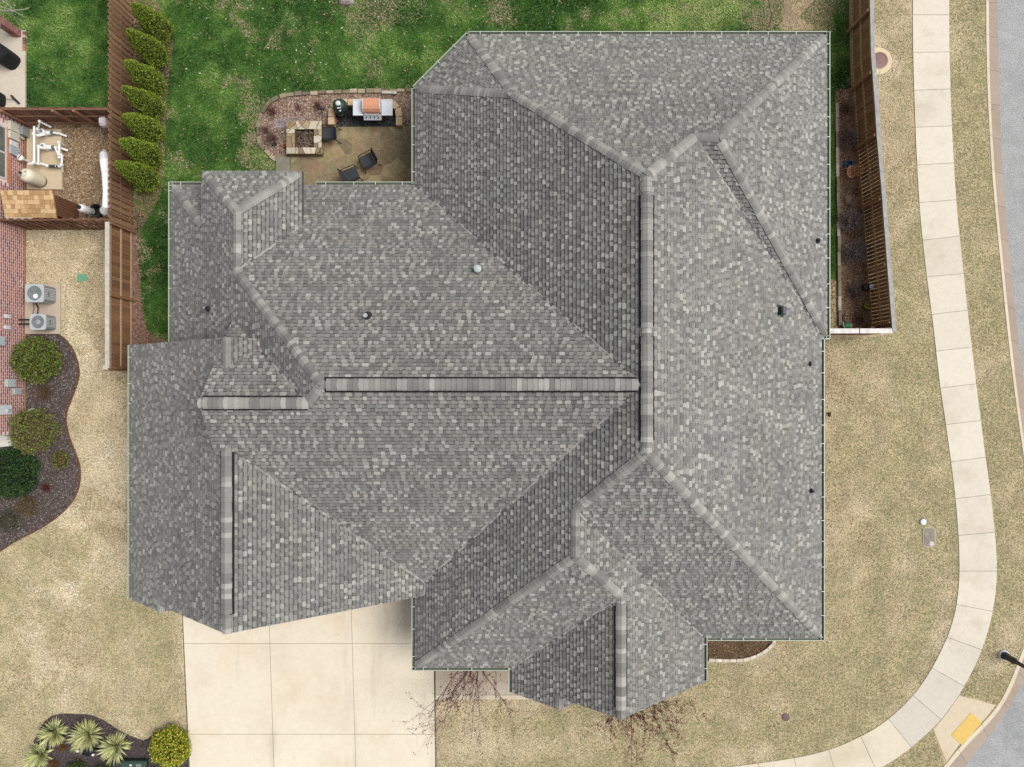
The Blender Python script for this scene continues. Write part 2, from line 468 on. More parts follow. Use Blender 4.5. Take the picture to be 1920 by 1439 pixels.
m = MB(); m.sheet(xy(GRAVEL), .010, A(150, 124, 94)); m.build('gravel_yard', M['mulch'], kind='structure')
BED_S = [(1310, 1180), (1452, 1180), (1452, 1206), (1437, 1222), (1404, 1236), (1372, 1239), (1310, 1238)]
m = MB(); m.sheet(xy(BED_S), .012, A(104, 82, 62)); m.build('corner_bed', M['mulch'], kind='structure')
m = MB(); m.prism(xy([(-60, 55), (50, 60), (50, 208), (-60, 208)]), -.1, .10, A(226, 214, 196)); m.build('neighbour_patio', M['concrete'], kind='structure')

# ---- grass blades, wood chips, gravel: nobody could count these
rs = np.random.RandomState(5)
def vnoise(P, s, seed):
    r_ = np.random.RandomState(seed)
    g = r_.rand(64, 64)
    a_ = seed * 1.37
    x = (P[:, 0] * math.cos(a_) - P[:, 1] * math.sin(a_)) * s + 400.3 + seed; y = (P[:, 0] * math.sin(a_) + P[:, 1] * math.cos(a_)) * s + 411.7
    xi, yi = np.floor(x).astype(int), np.floor(y).astype(int)
    fx, fy = x - xi, y - yi
    fx, fy = fx * fx * (3 - 2 * fx), fy * fy * (3 - 2 * fy)
    a = g[xi % 64, yi % 64]; b = g[(xi + 1) % 64, yi % 64]; c = g[xi % 64, (yi + 1) % 64]; d = g[(xi + 1) % 64, (yi + 1) % 64]
    return (a * (1 - fx) + b * fx) * (1 - fy) + (c * (1 - fx) + d * fx) * fy
def fbm(P, s, seed):
    return (vnoise(P, s, seed) * .5 + vnoise(P, s * 2.1, seed + 1) * .3 + vnoise(P, s * 4.3, seed + 2) * .2)
def blades(name, zone, holes, per_m2, colour, length, width, lift, mt, label, cat, z=.006):
    zp = np.array(zone)
    lo, hi = zp.min(0), zp.max(0)
    n = int((hi - lo).prod() * per_m2)
    P = lo + rs.rand(n, 2) * (hi - lo)
    k = inside(P, zone)
    for h in holes: k &= ~inside(P, h)
    P = P[k]; n = len(P)
    a = rs.rand(n) * 2 * np.pi
    L = length * (.6 + .8 * rs.rand(n)); w = width * (.6 + .8 * rs.rand(n))
    d = np.stack([np.cos(a), np.sin(a)], 1); e = np.stack([-d[:, 1], d[:, 0]], 1)
    V = np.zeros((n, 3, 3), np.float32)
    V[:, 0, :2] = P - e * w[:, None]; V[:, 1, :2] = P + e * w[:, None]; V[:, 2, :2] = P + d * L[:, None]
    V[:, :2, 2] = z + .004 * rs.rand(n, 1); V[:, 2, 2] = z + lift * (.3 + rs.rand(n))
    me = bpy.data.meshes.new(name)
    me.vertices.add(n * 3); me.loops.add(n * 3); me.polygons.add(n)
    me.vertices.foreach_set('co', V.ravel())
    me.loops.foreach_set('vertex_index', np.arange(n * 3, dtype=np.int32))
    me.polygons.foreach_set('loop_start', np.arange(0, n * 3, 3, dtype=np.int32))
    me.polygons.foreach_set('loop_total', np.full(n, 3, dtype=np.int32))
    c = np.ones((n, 4), np.float32); c[:, :3] = colour(P)
    at_ = me.attributes.new('col', 'FLOAT_COLOR', 'FACE'); at_.data.foreach_set('color', c.ravel())
    me.materials.append(mt); me.update()
    o = bpy.data.objects.new(name, me); col.objects.link(o)
    return tag(o, label, cat, None, 'stuff')
def ramp(cols, t):
    cols = np.array(cols); t = np.clip(t, 0, .9999) * (len(cols) - 1)
    i = t.astype(int); f = (t - i)[:, None]
    return cols[i] * (1 - f) + cols[i + 1] * f
STRAW = [A(146, 133, 106, 1.4), A(192, 177, 147, 1.4), A(214, 200, 171, 1.4), A(230, 217, 191, 1.4), A(241, 231, 209, 1.43)]
OLIVE = [A(96, 104, 66, 1.2), A(132, 138, 92, 1.2), A(160, 160, 116, 1.22), A(188, 182, 142, 1.22)]
UMBER = [A(112, 92, 66, 1.2), A(146, 124, 92, 1.2), A(184, 160, 124, 1.2)]
cLs = cL[::3]
def dry(shift):
    def f(P):
        g = fbm(P, .33, 3) * .5 + fbm(P, .14, 15) * .25 + fbm(P, 1.1, 9) * .25 + shift + .05 * np.clip((-7.5 - P[:, 1]) * .4, 0, 1) * (P[:, 0] < -8)
        band = np.full(len(P), 99.0)
        for q in cLs: band = np.minimum(band, (P[:, 0] - q[0]) ** 2 + (P[:, 1] - q[1]) ** 2)
        band = np.sqrt(band)
        low = np.clip((-5.5 - P[:, 1]) * .3, 0, 1) * (P[:, 0] > 8)
        g = g + low * (.16 * np.exp(-((band - 1.3) / .55) ** 2) + .10 * np.exp(-((band - 3.4) / .5) ** 2)) + .08 * np.exp(-(band / .35) ** 2)
        g = np.clip((g - .45) * 5.5, 0, 1) * .95
        g = g * (1 - .7 * np.clip((-14.3 - P[:, 0]) * .5, 0, 1) * (P[:, 1] > -6))
        r0 = rs.rand(len(P))
        s_ = ramp(STRAW, np.clip(r0 ** .8 * .86 + (fbm(P, .45, 21) - .5) * 1.1 + .22 * np.clip((-13.8 - P[:, 0]) * .5, 0, 1) * (P[:, 1] > -9), 0, 1))
        o_ = ramp(OLIVE, rs.rand(len(P)))
        b_ = ramp(UMBER, rs.rand(len(P)))
        k_ = np.clip((fbm(P, .8, 71) - .54) * 5, 0, .55)
        s_ = np.where((rs.rand(len(P)) < k_)[:, None], b_, s_)
        fl = (rs.rand(len(P)) < .10 + .10 * np.clip((fbm(P, .7, 91) - .45) * 5, 0, 1))[:, None]
        s_ = np.where(fl, ramp([A(84, 74, 48), A(122, 108, 74)], rs.rand(len(P))), s_)
        pick = (rs.rand(len(P)) < g)[:, None]
        return np.where(pick, o_, s_)
    return f
LUSH = [A(26, 56, 22, 1.12), A(46, 84, 32, 1.18), A(74, 112, 46, 1.25), A(114, 148, 68, 1.3), A(160, 182, 102, 1.3)]
def lush(bare=.0, dark=0.0):
    def f(P):
        g = fbm(P, .5, 31) * .6 + fbm(P, 1.7, 37) * .4
        if bare:
            u = 960 + P[:, 0] / .0225; v = 720 - P[:, 1] / .0225
            g = g + .22 * np.clip(1.3 - (((u - 1340) / 110) ** 2 + ((v - 15) / 50) ** 2) ** .5, 0, 1) - .06 * np.clip(1 - np.abs(u - 1080) / 160, 0, 1)
        c = ramp(LUSH, np.clip(rs.rand(len(P)) * .58 + (g - .5) * 2.3 + .14 - dark, 0, 1))
        s_ = ramp([A(150, 128, 96), A(196, 172, 138), A(222, 204, 176)], rs.rand(len(P)))
        b = np.clip((fbm(P, 1.0, 51) - .61) * 6, 0, 1) * (.6 if bare else .08) + (.022 if bare else .010)
        u = 960 + P[:, 0] / .0225; v = 720 - P[:, 1] / .0225
        if bare:
            for (bu, bv, br, bk) in ((700, 8, 70, .55), (1488, 26, 84, 1.35), (1515, 58, 44, 1.1), (484, 215, 32, .7), (478, 262, 26, .8), (500, 305, 34, .5), (936, 20, 34, .6), (1330, 30, 60, .3), (470, 190, 20, .6), (1410, 30, 40, .4)):
                b = np.maximum(b, bk * np.clip(1.6 - ((u - bu) ** 2 + ((v - bv) * 1.15) ** 2) ** .5 / br * 1.25 + (fbm(P, 1.6, 61) - .5) * 1.6, 0, 1))
        return np.where((rs.rand(len(P)) < b)[:, None], s_, c)
    return f
px = lambda p: xy(p)
YARD_L = [(47, 432), (203, 432), (203, 690), (245, 700), (245, 1090), (330, 1130), (342, 1160), (358, 1500), (-40, 1500), (-40, 1055)] + [p for p in bedn[::-1]] + [(47, 627)]
PADH = px([(47, 532), (113, 532), (113, 628), (47, 628)])
blades('dry_grass', px(YARD_L), [px(BED_F), px(BED_NP), PADH], 900, dry(-.01), .058, .008, .022, M['grass'], 'dry straw coloured grass of the left side yard', 'grass')
YARD_R = [(1600, -60)] + SW_L[:1] + SW_L[1:-2] + [(1290, 1500), (817, 1500), (814, 1312), (1000, 1312), (1000, 1250), (1300, 1180), (1540, 1150), (1540, 633), (1640, 633), (1625, 420), (1606, 180)]
blades('dry_grass', px(YARD_R), [px(BED_S)], 900, dry(.055), .058, .008, .022, M['grass'], 'dry straw coloured grass between the house and the sidewalk', 'grass')
VERGE = SW_R[:-1] + CURB[::-1]
RAMPH = px([(1798, 1303), (1868, 1322), (1849, 1347), (1800, 1397), (1772, 1436), (1749, 1367), (1776, 1336)])
blades('verge_grass', px(VERGE), [RAMPH], 900, dry(.14), .058, .008, .022, M['grass'], 'dry patchy grass strip between the sidewalk and the kerb', 'grass')
blades('lush_grass', px(GREEN), [px(BED_P), px([(545, 230), (775, 230), (775, 440), (520, 440), (520, 300)]), px([(790, 420), (790, 150), (900, 110), (1500, 110), (1500, 420)])], 760, lush(1), .085, .010, .05, M['grass'], 'lush green back lawn with pale bare spots', 'grass', .012)
blades('neighbour_grass', px(NGREEN), [px([(-60, 55), (50, 60), (50, 208), (-60, 208)])], 760, lush(0, .05), .08, .010, .05, M['grass'], 'even green lawn beyond the brown board fence', 'grass', .012)
def pal(cols):
    def f(P): return ramp(cols, rs.rand(len(P)))
    return f
blades('wood_chips', px(BED_NP), [px([(-200, 400), (46, 400), (46, 830), (-200, 830)])], 420, pal([A(52, 44, 44), A(78, 66, 62), A(104, 92, 88), A(140, 130, 126), A(190, 184, 178)]), .06, .016, .03, M['bark'], 'dark wood chips in the curved bed by the brick house', 'wood chips', .014)
blades('wood_chips', px(BED_F), [], 420, pal([A(48, 42, 44), A(70, 62, 62), A(98, 88, 86), A(130, 122, 120)]), .06, .016, .03, M['bark'], 'dark wood chips under the yuccas', 'wood chips', .014)
blades('leaf_litter', px(BED_P), [px([(626, 200), (748, 200), (748, 237), (626, 237)])], 560, pal([A(78, 58, 46), A(122, 94, 78), A(160, 132, 110), A(196, 170, 148), A(226, 212, 194), A(150, 104, 92)]), .07, .022, .03, M['bark'], 'pinkish leaf litter and chips in the patio bed', 'leaf litter', .014)
blades('leaf_litter', px(BED_E), [], 420, pal([A(90, 68, 56, 1.2), A(134, 104, 84, 1.3), A(172, 140, 114, 1.3), A(204, 176, 148, 1.3)]), .07, .02, .03, M['bark'], 'brown leaf litter in the bed along the right fence', 'leaf litter', .014)
blades('leaf_litter', px(BED_W), [], 420, pal([A(80, 56, 46), A(128, 96, 80), A(164, 128, 110), A(196, 166, 148)]), .06, .02, .03, M['bark'], 'reddish wood chips under the row of evergreens', 'wood chips', .014)
blades('leaf_litter', px(BED_S), [], 500, pal([A(60, 44, 32), A(100, 78, 56), A(140, 112, 82), A(176, 148, 112)]), .06, .02, .03, M['bark'], 'brown leaves in the small bed at the house corner', 'leaf litter', .014)
blades('dry_grass', px([(1557, 525), (1571, 525), (1573, 628), (1557, 628)]), [], 420, pal([A(80, 74, 44), A(130, 110, 76), A(164, 140, 104)]), .07, .012, .03, M['grass'], 'brown worn grass between the right eave and the stone edging', 'grass', .004)
# river gravel of the pump yard
m = MB()
gp = np.array(px(GRAVEL)); lo, hi = gp.min(0), gp.max(0)
G_ = [A(104, 80, 58), A(142, 114, 84), A(168, 140, 108), A(190, 166, 136), A(216, 200, 176), A(120, 98, 78)]
for i in range(9000):
    x, y = R.uniform(lo[0], hi[0]), R.uniform(lo[1], hi[1])
    r_ = R.uniform(.014, .036); a = R.uniform(0, 6.28); c = R.choice(G_)
    ca, sa = math.cos(a) * r_, math.sin(a) * r_
    h = R.uniform(.010, .024)
    m.add([(x + ca * 1.2, y + sa * 1.2, .008), (x - sa, y + ca, .008), (x - ca * 1.2, y - sa * 1.2, .008), (x + sa, y - ca, .008), (x + ca * .2, y + sa * .2, .008 + h)], [(0, 1, 4), (1, 2, 4), (2, 3, 4), (3, 0, 4)], c)
m.build('gravel', M['stone'], kind='stuff', label='brown river gravel of the pump yard', cat='gravel')
# ------------------------------------------------------------------ the house
S2 = math.sqrt(.5)
ZE = 2.85
PL = {}     # roof planes: outward plan normal, eave offset, eave height, pitch
def plane(k, n, c, p, z0=ZE): PL[k] = (n, c, z0, p)
def pz(k, p):
    n, c, z0, q = PL[k]
    return z0 + q * (c - n[0] * p[0] - n[1] * p[1])
plane('MW', (-1, 0), 3.707, .776); plane('ME', (1, 0), 11.81, .770); plane('MN', (0, 1), 13.32, .843); plane('MS', (0, -1), 9.695, .786)
cx, cy = xy([(822, 118.5)], ZE)[0]
plane('MC', (-S2, S2), -S2 * -1.71 * 0 + S2 * (-cx + cy) - .06, .80)
plane('BE', (1, 0), 12.02, .848); plane('BS', (0, -1), -1.82, .773)
plane('AN', (0, 1), 7.577, .775); plane('AW', (-1, 0), 12.995, .81)
plane('AS', (0, -1), 7.897, .75)
plane('DN', (0, 1), 7.68, .81, 4.30); plane('DE', (1, 0), -7.58, .81, 4.30)
plane('WE', (1, 0), 7.33, .84); plane('WS', (0, -1), 10.836, .84)
plane('GW', (-1, 0), 14.54, .82); plane('GE', (1, 0), -2.87, .707)
plane('CN', (0, 1), 5.11, .96)
plane('HW', (-1, 0), 0.0, .823)
plane('NE1', (1, 0), -10.84, .82); plane('NE2', (1, 0), 3.40, .823)
# blocks: planes that bound it from above, then plan limits n.p <= c
BL = {
 'main': (['MW', 'ME', 'MN', 'MS', 'MC'], []),
 'east': (['MN', 'BE', 'BS'], [((-1, 0), -3.0)]),
 'west': (['AN', 'AW', 'AS'], [((1, 0), 4.0)]),
 'bump': (['DN', 'DE', 'AW'], [((0, -1), -2.0), ((-1, 0), 11.22)]),
 'cross': (['CN', 'AS'], [((-1, 0), 9.56), ((1, 0), -5.7), ((0, 1), 3.0), ((0, -1), 3.6)]),
 'front': (['MW', 'WE', 'WS'], [((0, 1), -1.5)]),
 'garage': (['GW', 'GE'], [((0, 1), 1.47), ((0, -1), 8.0)]),
 'garage_bay': (['GW', 'NE1'], [((0, 1), -7.4), ((0, -1), 8.24)]),
 'gable': (['HW', 'WE'], [((0, 1), -5.5), ((0, -1), 11.38)]),
 'gable_bay': (['HW', 'NE2'], [((0, 1), -10.9), ((0, -1), 11.80)]),
}
def region(bk, k):
    """plan polygon where plane k is the roof of block bk, and its half planes"""
    ks, lim = BL[bk]
    n, c, z0, p = PL[k]
    hp = [(n, c)] + list(lim)
    for j in ks:
        if j == k: continue
        n2, c2, z2, p2 = PL[j]
        v = (-p * n[0] + p2 * n2[0], -p * n[1] + p2 * n2[1])
        L = math.hypot(*v)
        if L < 1e-6: continue
        hp.append(((v[0] / L, v[1] / L), (z2 - z0 + p2 * c2 - p * c) / L))
        hp.append((n2, c2))
    poly = [(-40, -40), (40, -40), (40, 40), (-40, 40)]
    for n_, c_ in hp:
        poly = clip(poly, n_, c_)
        if len(poly) < 3: return [], hp
    return poly, hp
def bz(bk, p):
    ks, lim = BL[bk]
    for n, c in lim:
        if n[0] * p[0] + n[1] * p[1] > c + 1e-6: return -9
    z = 1e9
    for k in ks:
        n, c, z0, q = PL[k]
        d = c - n[0] * p[0] - n[1] * p[1]
        if d < -1e-6: return -9
        z = min(z, z0 + q * d)
    return z
def node(a, b, c):
    """where three planes meet"""
    A_ = np.array([[-PL[k][3] * PL[k][0][0], -PL[k][3] * PL[k][0][1], -1.0] for k in (a, b, c)])
    r_ = np.array([-PL[k][2] - PL[k][3] * PL[k][1] for k in (a, b, c)])
    return Vector(np.linalg.solve(A_, r_))
def edge(a, b, z=ZE):
    """the point at height z on the line where planes a and b meet"""
    (n, c, z0, p), (n2, c2, z2, p2) = PL[a], PL[b]
    A_ = np.array([[n[0], n[1]], [n2[0], n2[1]]])
    q = np.linalg.solve(A_, np.array([c - (z - z0) / p, c2 - (z - z2) / p2]))
    return Vector((q[0], q[1], z))
def along(a, b, axis, val):
    """the point with x or y = val on the line where planes a and b meet"""
    (n, c, z0, p), (n2, c2, z2, p2) = PL[a], PL[b]
    r_ = np.array([z0 + p * c, z2 + p2 * c2])
    A_ = np.array([[p * n[1 - axis], 1.0], [p2 * n2[1 - axis], 1.0]])
    r_ = r_ - np.array([p * n[axis] * val, p2 * n2[axis] * val])
    o, z = np.linalg.solve(A_, r_)
    return Vector((val, o, z)) if axis == 0 else Vector((o, val, z))

house = thing('house', (0, 0, 0), 'large grey shingled house with many hips and gables filling the middle', 'house')
# walls: brick boxes under each block, gable ends closed up to the roof
m = MB()
WALLC = A(150, 104, 88)
def wall_box(x0, y0, x1, y1, h, i):
    e = .003 * i
    m.box((x0 + e, y0 + e, 0), (x1 - e, y1 - e, h), WALLC)
wall_box(-3.2, -9.1, 11.3, 10.5, 2.62, 1); wall_box(-12.5, -6.8, 3, 7.1, 2.62, 2); wall_box(-14.05, -7.5, -3.4, 1.0, 2.62, 3)
wall_box(-3.25, -10.3, 6.8, -3, 2.62, 4); wall_box(.5, -10.9, 6.85, -6, 2.62, 5); wall_box(2, 2.3, 11.5, 12.8, 2.62, 6)
wall_box(-.9, 8, 6, 12.75, 2.62, 7); wall_box(-11.0, 2.5, -8.1, 7.2, 4.1, 8)
wall_box(-14.1, -7.9, -11.4, -7, 2.62, 9); wall_box(.45, -11.4, 2.9, -10, 2.62, 10)
def gable(pts, d):
    pts = [Vector(p) for p in pts]; d = Vector(d)
    n = len(pts)
    m.add(pts + [p + d for p in pts], [tuple(range(n)), tuple(range(2 * n - 1, n - 1, -1))] + [(i, n + i, n + (i + 1) % n, (i + 1) % n) for i in range(n)], WALLC)
for y, d in ((-7.55, .12), (.98, -.12)):
    gable([(-14.0, y, 2.5), (-3.45, y, 2.5), (-9.15, y, 6.95)], (0, d, 0))
gable([(.55, -10.95, 2.5), (6.8, -10.95, 2.5), (3.7, -10.95, 5.6)], (0, .12, 0))
gable([(-9.2, -2.6, 6.5), (-9.2, 1.2, 6.5), (-9.2, -.6, 8.05)], (.12, 0, 0))
m.build('wall', M['brick'], house)

# roof deck: solid under every plane
m = MB()
DECKC = A(96, 96, 94)
for bk in BL:
    for k in BL[bk][0]:
        poly, hp = region(bk, k)
        if len(poly) < 3: continue
        n = len(poly)
        up = [(x, y, pz(k, (x, y)) - .006) for x, y in poly]; dn = [(x, y, pz(k, (x, y)) - .17) for x, y in poly]
        m.add(up + dn, [tuple(range(n)), tuple(range(2 * n - 1, n - 1, -1))] + [(i, n + i, n + (i + 1) % n, (i + 1) % n) for i in range(n)], DECKC)
roof = m.build('roof', M['trim'], house)

# shingles: courses of thick tabs over a thinner backing, every one a slab with its own shade
TONES = [(A(182, 181, 173), .11), (A(164, 163, 156), .22), (A(149, 148, 142), .34), (A(138, 137, 132), .23), (A(123, 122, 118), .10)]
def tone(rng):
    r_ = rng.random(); acc = 0
    for c, w in TONES:
        acc += w
        if r_ < acc: return jit(c, .05, rng)
    return TONES[2][0]
EXPO = .149
tiles = []
owners = {}
for bk in BL:
    for k in BL[bk][0]: owners.setdefault(k, []).append(bk)
for k, bks in owners.items():
    n, c, z0, p = PL[k]
    rng = random.Random(hash(k) % 1000 if False else sum(ord(ch) * (i + 3) for i, ch in enumerate(k)))
    regs = [(bk,) + region(bk, k) for bk in bks]
    regs = [r_ for r_ in regs if len(r_[1]) >= 3]
    tau = (-n[1], n[0])
    eh = EXPO / math.sqrt(1 + p * p)
    ds = [c - n[0] * x - n[1] * y for _, poly, _ in regs for x, y in poly]
    ts = [tau[0] * x + tau[1] * y for _, poly, _ in regs for x, y in poly]
    hz = math.sqrt(1 + p * p)
    oth = {bk: [b2 for b2 in BL if b2 != bk] for bk in bks}
    for row in range(int(math.ceil(max(ds) / eh))):
        d0 = row * eh
        t = min(ts) - rng.random() * .3
        tooth = rng.random() < .5
        patch = 1.0
        left = 0
        while t < max(ts):
            if left <= 0:                       # a new shingle strip, about a metre long
                left = 1.0; patch = rng.uniform(.96, 1.04); warm = rng.uniform(-.015, .02)
            w = rng.uniform(.10, .21) if tooth else rng.uniform(.06, .18)
            left -= w
            cc = tone(rng) if tooth else jit(TONES[rng.choice((2, 3, 3, 3, 4))][0], .03, rng)
            cc = (cc[0] * patch * (1 + warm), cc[1] * patch, cc[2] * patch * (1 - warm))
            quad = []
            skew = rng.uniform(-.012, .012)
            for tt, dd in ((t + skew, d0), (t + w + skew, d0), (t + w, d0 + eh * 1.12), (t, d0 + eh * 1.12)):
                q = c - dd
                quad.append((n[0] * q + tau[0] * tt, n[1] * q + tau[1] * tt))
            best = None
            for bk, poly, hp in regs:
                cut = quad
                for n_, c_ in hp[1:]:
                    if all(n_[0] * x + n_[1] * y <= c_ for x, y in cut): continue
                    cut = clip(cut, n_, c_)
                    if len(cut) < 3: break
                if len(cut) < 3: continue
                ar = area(cut)
                if ar < .0008: continue
                vis = False
                for q in cut + [(sum(x for x, _ in cut) / len(cut), sum(y for _, y in cut) / len(cut))]:
                    zq = pz(k, q)
                    if all(bz(b2, q) < zq + .02 or (b2 == 'bump' and k == 'AN' and q[0] > -8.2) for b2 in oth[bk]):
                        vis = True; break
                if vis and (best is None or ar > best[0]): best = (ar, cut)
            if best:
                h1 = .036 if tooth else .018
                cut = best[1]
                top = []
                for x, y in cut:
                    d = c - n[0] * x - n[1] * y
                    f = min(max((d - d0) / (eh * 1.12), 0), 1)
                    top.append((x, y, pz(k, (x, y)) + (h1 * (1 - f) + .003 * f) * hz))
                low = [(x, y, z - (h1 + .004) * hz) for x, y, z in top]
                tiles.append((best[0], tooth, k, top, low, cc, cut, c - (d0 + eh * (.90 if tooth else .74))))
            t += w; tooth = not tooth
# the three hundred that show largest become single shingles
def shown(t):
    top = t[3]
    q = [(x / (H - z), y / (H - z)) for x, y, z in top]
    return area(q)
order = sorted(range(len(tiles)), key=lambda i: -shown(tiles[i]) if tiles[i][1] else 0)
single = set(order[:296])
def tile_mb(m, t):
    """slab sides, the weathered face and, next to the course above, the dark band these shingles are made with"""
    _, _, k, top, low, cc, cut, q = t
    n = len(top)
    m.add(top + low, [(i, n + i, n + (i + 1) % n, (i + 1) % n) for i in range(n)], mul(cc, .22))  # cut edges, darkened further to paint in the shadow line below each course
    pn_ = PL[k][0]
    zs = {(x, y): z for x, y, z in top}
    a3 = [Vector(p) for p in top]
    nn = sum(((a3[i] - a3[0]).cross(a3[i + 1] - a3[0]) for i in range(1, n - 1)), Vector((0, 0, 0)))
    if abs(nn.z) < 1e-9: return
    def lift(p): return (p[0], p[1], a3[0].z - (nn.x * (p[0] - a3[0].x) + nn.y * (p[1] - a3[0].y)) / nn.z)
    base = [(x, y) for x, y, z in top]
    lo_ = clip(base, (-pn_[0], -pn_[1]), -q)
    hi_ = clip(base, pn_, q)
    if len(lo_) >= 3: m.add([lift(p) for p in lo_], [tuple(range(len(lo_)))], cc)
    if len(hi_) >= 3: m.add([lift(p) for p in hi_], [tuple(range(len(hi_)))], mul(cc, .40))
def ccw(t):
    top = t[3]
    s_ = sum(top[i][0] * top[(i + 1) % len(top)][1] - top[(i + 1) % len(top)][0] * top[i][1] for i in range(len(top)))
    return t if s_ > 0 else (t[0], t[1], t[2], top[::-1], t[4][::-1], *t[5:])
big = MB()
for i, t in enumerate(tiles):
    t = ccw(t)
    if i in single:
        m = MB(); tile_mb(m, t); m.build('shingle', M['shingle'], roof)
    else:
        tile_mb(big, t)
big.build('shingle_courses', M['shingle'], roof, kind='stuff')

# ridge and hip caps, ridge vents
def pn(k):
    n, c, z0, p = PL[k]
    return Vector((p * n[0], p * n[1], 1)).normalized()
N1, S1, NW = node('MN', 'ME', 'MW'), node('MS', 'ME', 'MW'), node('MN', 'MW', 'MC')
BW, BN = node('MN', 'ME', 'BS'), node('MN', 'BE', 'BS')
WN, WSn = node('MS', 'MW', 'WE'), node('MW', 'WS', 'WE')
GN = node('WS', 'WE', 'HW')
AE, AWn = node('AN', 'AS', 'MW'), node('AN', 'AS', 'AW')
DT, DB = node('DN', 'DE', 'AW'), node('AN', 'AW', 'DE')
RE, CW = node('AS', 'AW', 'CN'), along('CN', 'AS', 0, -9.58)
GR1, GR2 = node('GW', 'GE', 'CN'), node('GW', 'GE', 'AS')
EPS = .05
RIDGES = [  # low end, high end, plane each side, vent span (fractions) or None
 (S1, N1, 'MW', 'ME', (.045, .42, .455, .93)),
 (NW, N1, 'MN', 'MW', None), (edge('MN', 'MC'), NW, 'MN', 'MC', None), (edge('MW', 'MC'), NW, 'MW', 'MC', None),
 (BW, N1, 'MN', 'ME', None), (BN, BW, 'MN', 'BS', None), (edge('MN', 'BE'), BN, 'MN', 'BE', None), (edge('BS', 'BE'), BN, 'BS', 'BE', None),
 (edge('MS', 'ME'), S1, 'MS', 'ME', None), (WN, S1, 'MS', 'MW', None), (WSn, WN, 'MW', 'WE', None), (edge('MW', 'WS'), WSn, 'MW', 'WS', None),
 (GN, WSn, 'WS', 'WE', None), (along('HW', 'WE', 1, -11.38), GN, 'HW', 'WE', (.09, .91)),
 (AWn, AE, 'AN', 'AS', (.01, .985)), (DB, AWn, 'AN', 'AW', None), (DT, DB, 'DE', 'AW', None), (edge('DN', 'AW', 4.30), DT, 'DN', 'AW', None), (edge('DN', 'DE', 4.30), DT, 'DN', 'DE', None),
 (edge('AN', 'AW'), along('AN', 'AW', 0, -11.24), 'AN', 'AW', None),
 (RE, AWn, 'AS', 'AW', None), (CW, RE, 'CN', 'AS', (.03, .99)),
 (along('GW', 'GE', 1, 1.47), GR1, 'GW', 'GE', None), (along('GW', 'GE', 1, -8.0), GR2, 'GW', 'GE', (.1, .965)),
 (along('GW', 'NE1', 1, -8.24), along('GW', 'NE1', 1, -7.6), 'GW', 'NE1', None), (along('HW', 'NE2', 1, -11.8), along('HW', 'NE2', 1, -11.3), 'HW', 'NE2', None),
]
CAPT = [(A(182, 181, 173), .15), (A(166, 165, 158), .28), (A(150, 149, 143), .35), (A(135, 134, 129), .2)]
caps = []
for a, b, k1, k2, vent in RIDGES:
    d = (b - a); L = d.length; d.normalize()
    if abs(a.z - ZE) < .01 or abs(a.z - 4.30) < .01: a = a + d * .2; L -= .2
    n1, n2 = pn(k1), pn(k2)
    def wing(n_):
        w = d.cross(n_).normalized()
        return w if w.z < 0 else -w
    w1, w2 = wing(n1), wing(n2)
    if w1.dot(w2) > .9 : w2 = -w1
    nm = (n1 + n2).normalized()
    hw = .155
    spans = [(vent[i], vent[i + 1]) for i in range(0, len(vent), 2)] if vent else []
    for f0, f1 in spans:                       # the black vent strip the caps are nailed to
        m = MB()
        p, q = a + d * L * f0, a + d * L * f1
        for w, n_ in ((w1, n1), (w2, n2)):
            s0 = [p + n_ * .012, p + w * .245 + n_ * .012, p + w * .245 + n_ * .058, p + nm * .03]
            s1 = [x + (q - p) for x in s0]
            m.add(s0 + s1, [(0, 1, 2, 3), (7, 6, 5, 4), (0, 4, 5, 1), (1, 5, 6, 2), (2, 6, 7, 3), (3, 7, 4, 0)], A(18, 18, 19))
        m.build('ridge_vent', M['tar'], roof)
    cnt = max(1, int(round(L / .162)))
    st = L / cnt
    run = 0; cc = None
    for i in range(cnt):
        lo, hi = i * st - .004, min((i + 1) * st + .05, L + .04)
        f = (i + .5) / cnt
        lift = .052 if any(f0 <= f <= f1 for f0, f1 in spans) else 0.0
        if run <= 0:
            r_ = R.random(); acc = 0
            for cc0, wgt in CAPT:
                acc += wgt
                if r_ < acc: break
            run = R.choice((1, 1, 1, 2, 2)) if cc0 is not CAPT[0][0] else 1
        run -= 1
        cc = jit(cc0, .05)
        hwj = hw + R.uniform(-.008, .008)
        def sect(t, e):
            p = a + d * t
            up = lift + e
            return [p + w1 * hwj + n1 * up, p + w1 * .07 + n1 * (up + .004) , p + nm * (up - .004), p + w2 * .07 + n2 * (up + .004), p + w2 * hwj + n2 * up]
        s0, s1 = sect(lo, .048), sect(hi, .030)
        t0, t1 = [x - nm * .040 for x in s0], [x - nm * .036 for x in s1]
        caps.append((s0, s1, t0, t1, cc))
def cap_mb(m, c_):
    s0, s1, t0, t1, cc = c_
    fs = [(i, i + 1, 6 + i, 5 + i) for i in range(4)]
    q = (s0[1] - s0[0]).cross(s1[0] - s0[0])
    if q.z < 0: fs = [f[::-1] for f in fs]
    m.add(s0 + s1, fs, cc)
    dk = mul(cc, .22)  # cap edges and skirts coloured dark, painting the line of shade beside each cap
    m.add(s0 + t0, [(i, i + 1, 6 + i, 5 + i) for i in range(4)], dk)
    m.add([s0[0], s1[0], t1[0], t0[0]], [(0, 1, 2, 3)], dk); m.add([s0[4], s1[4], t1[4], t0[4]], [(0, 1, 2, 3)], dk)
def capsize(c_):
    s0, s1 = c_[0], c_[1]
    q = [(p.x / (H - p.z), p.y / (H - p.z)) for p in (s0[0], s0[4], s1[4], s1[0])]
    return area(q)
od = sorted(range(len(caps)), key=lambda i: -capsize(caps[i]))
sing = set(od[:296])
big = MB()
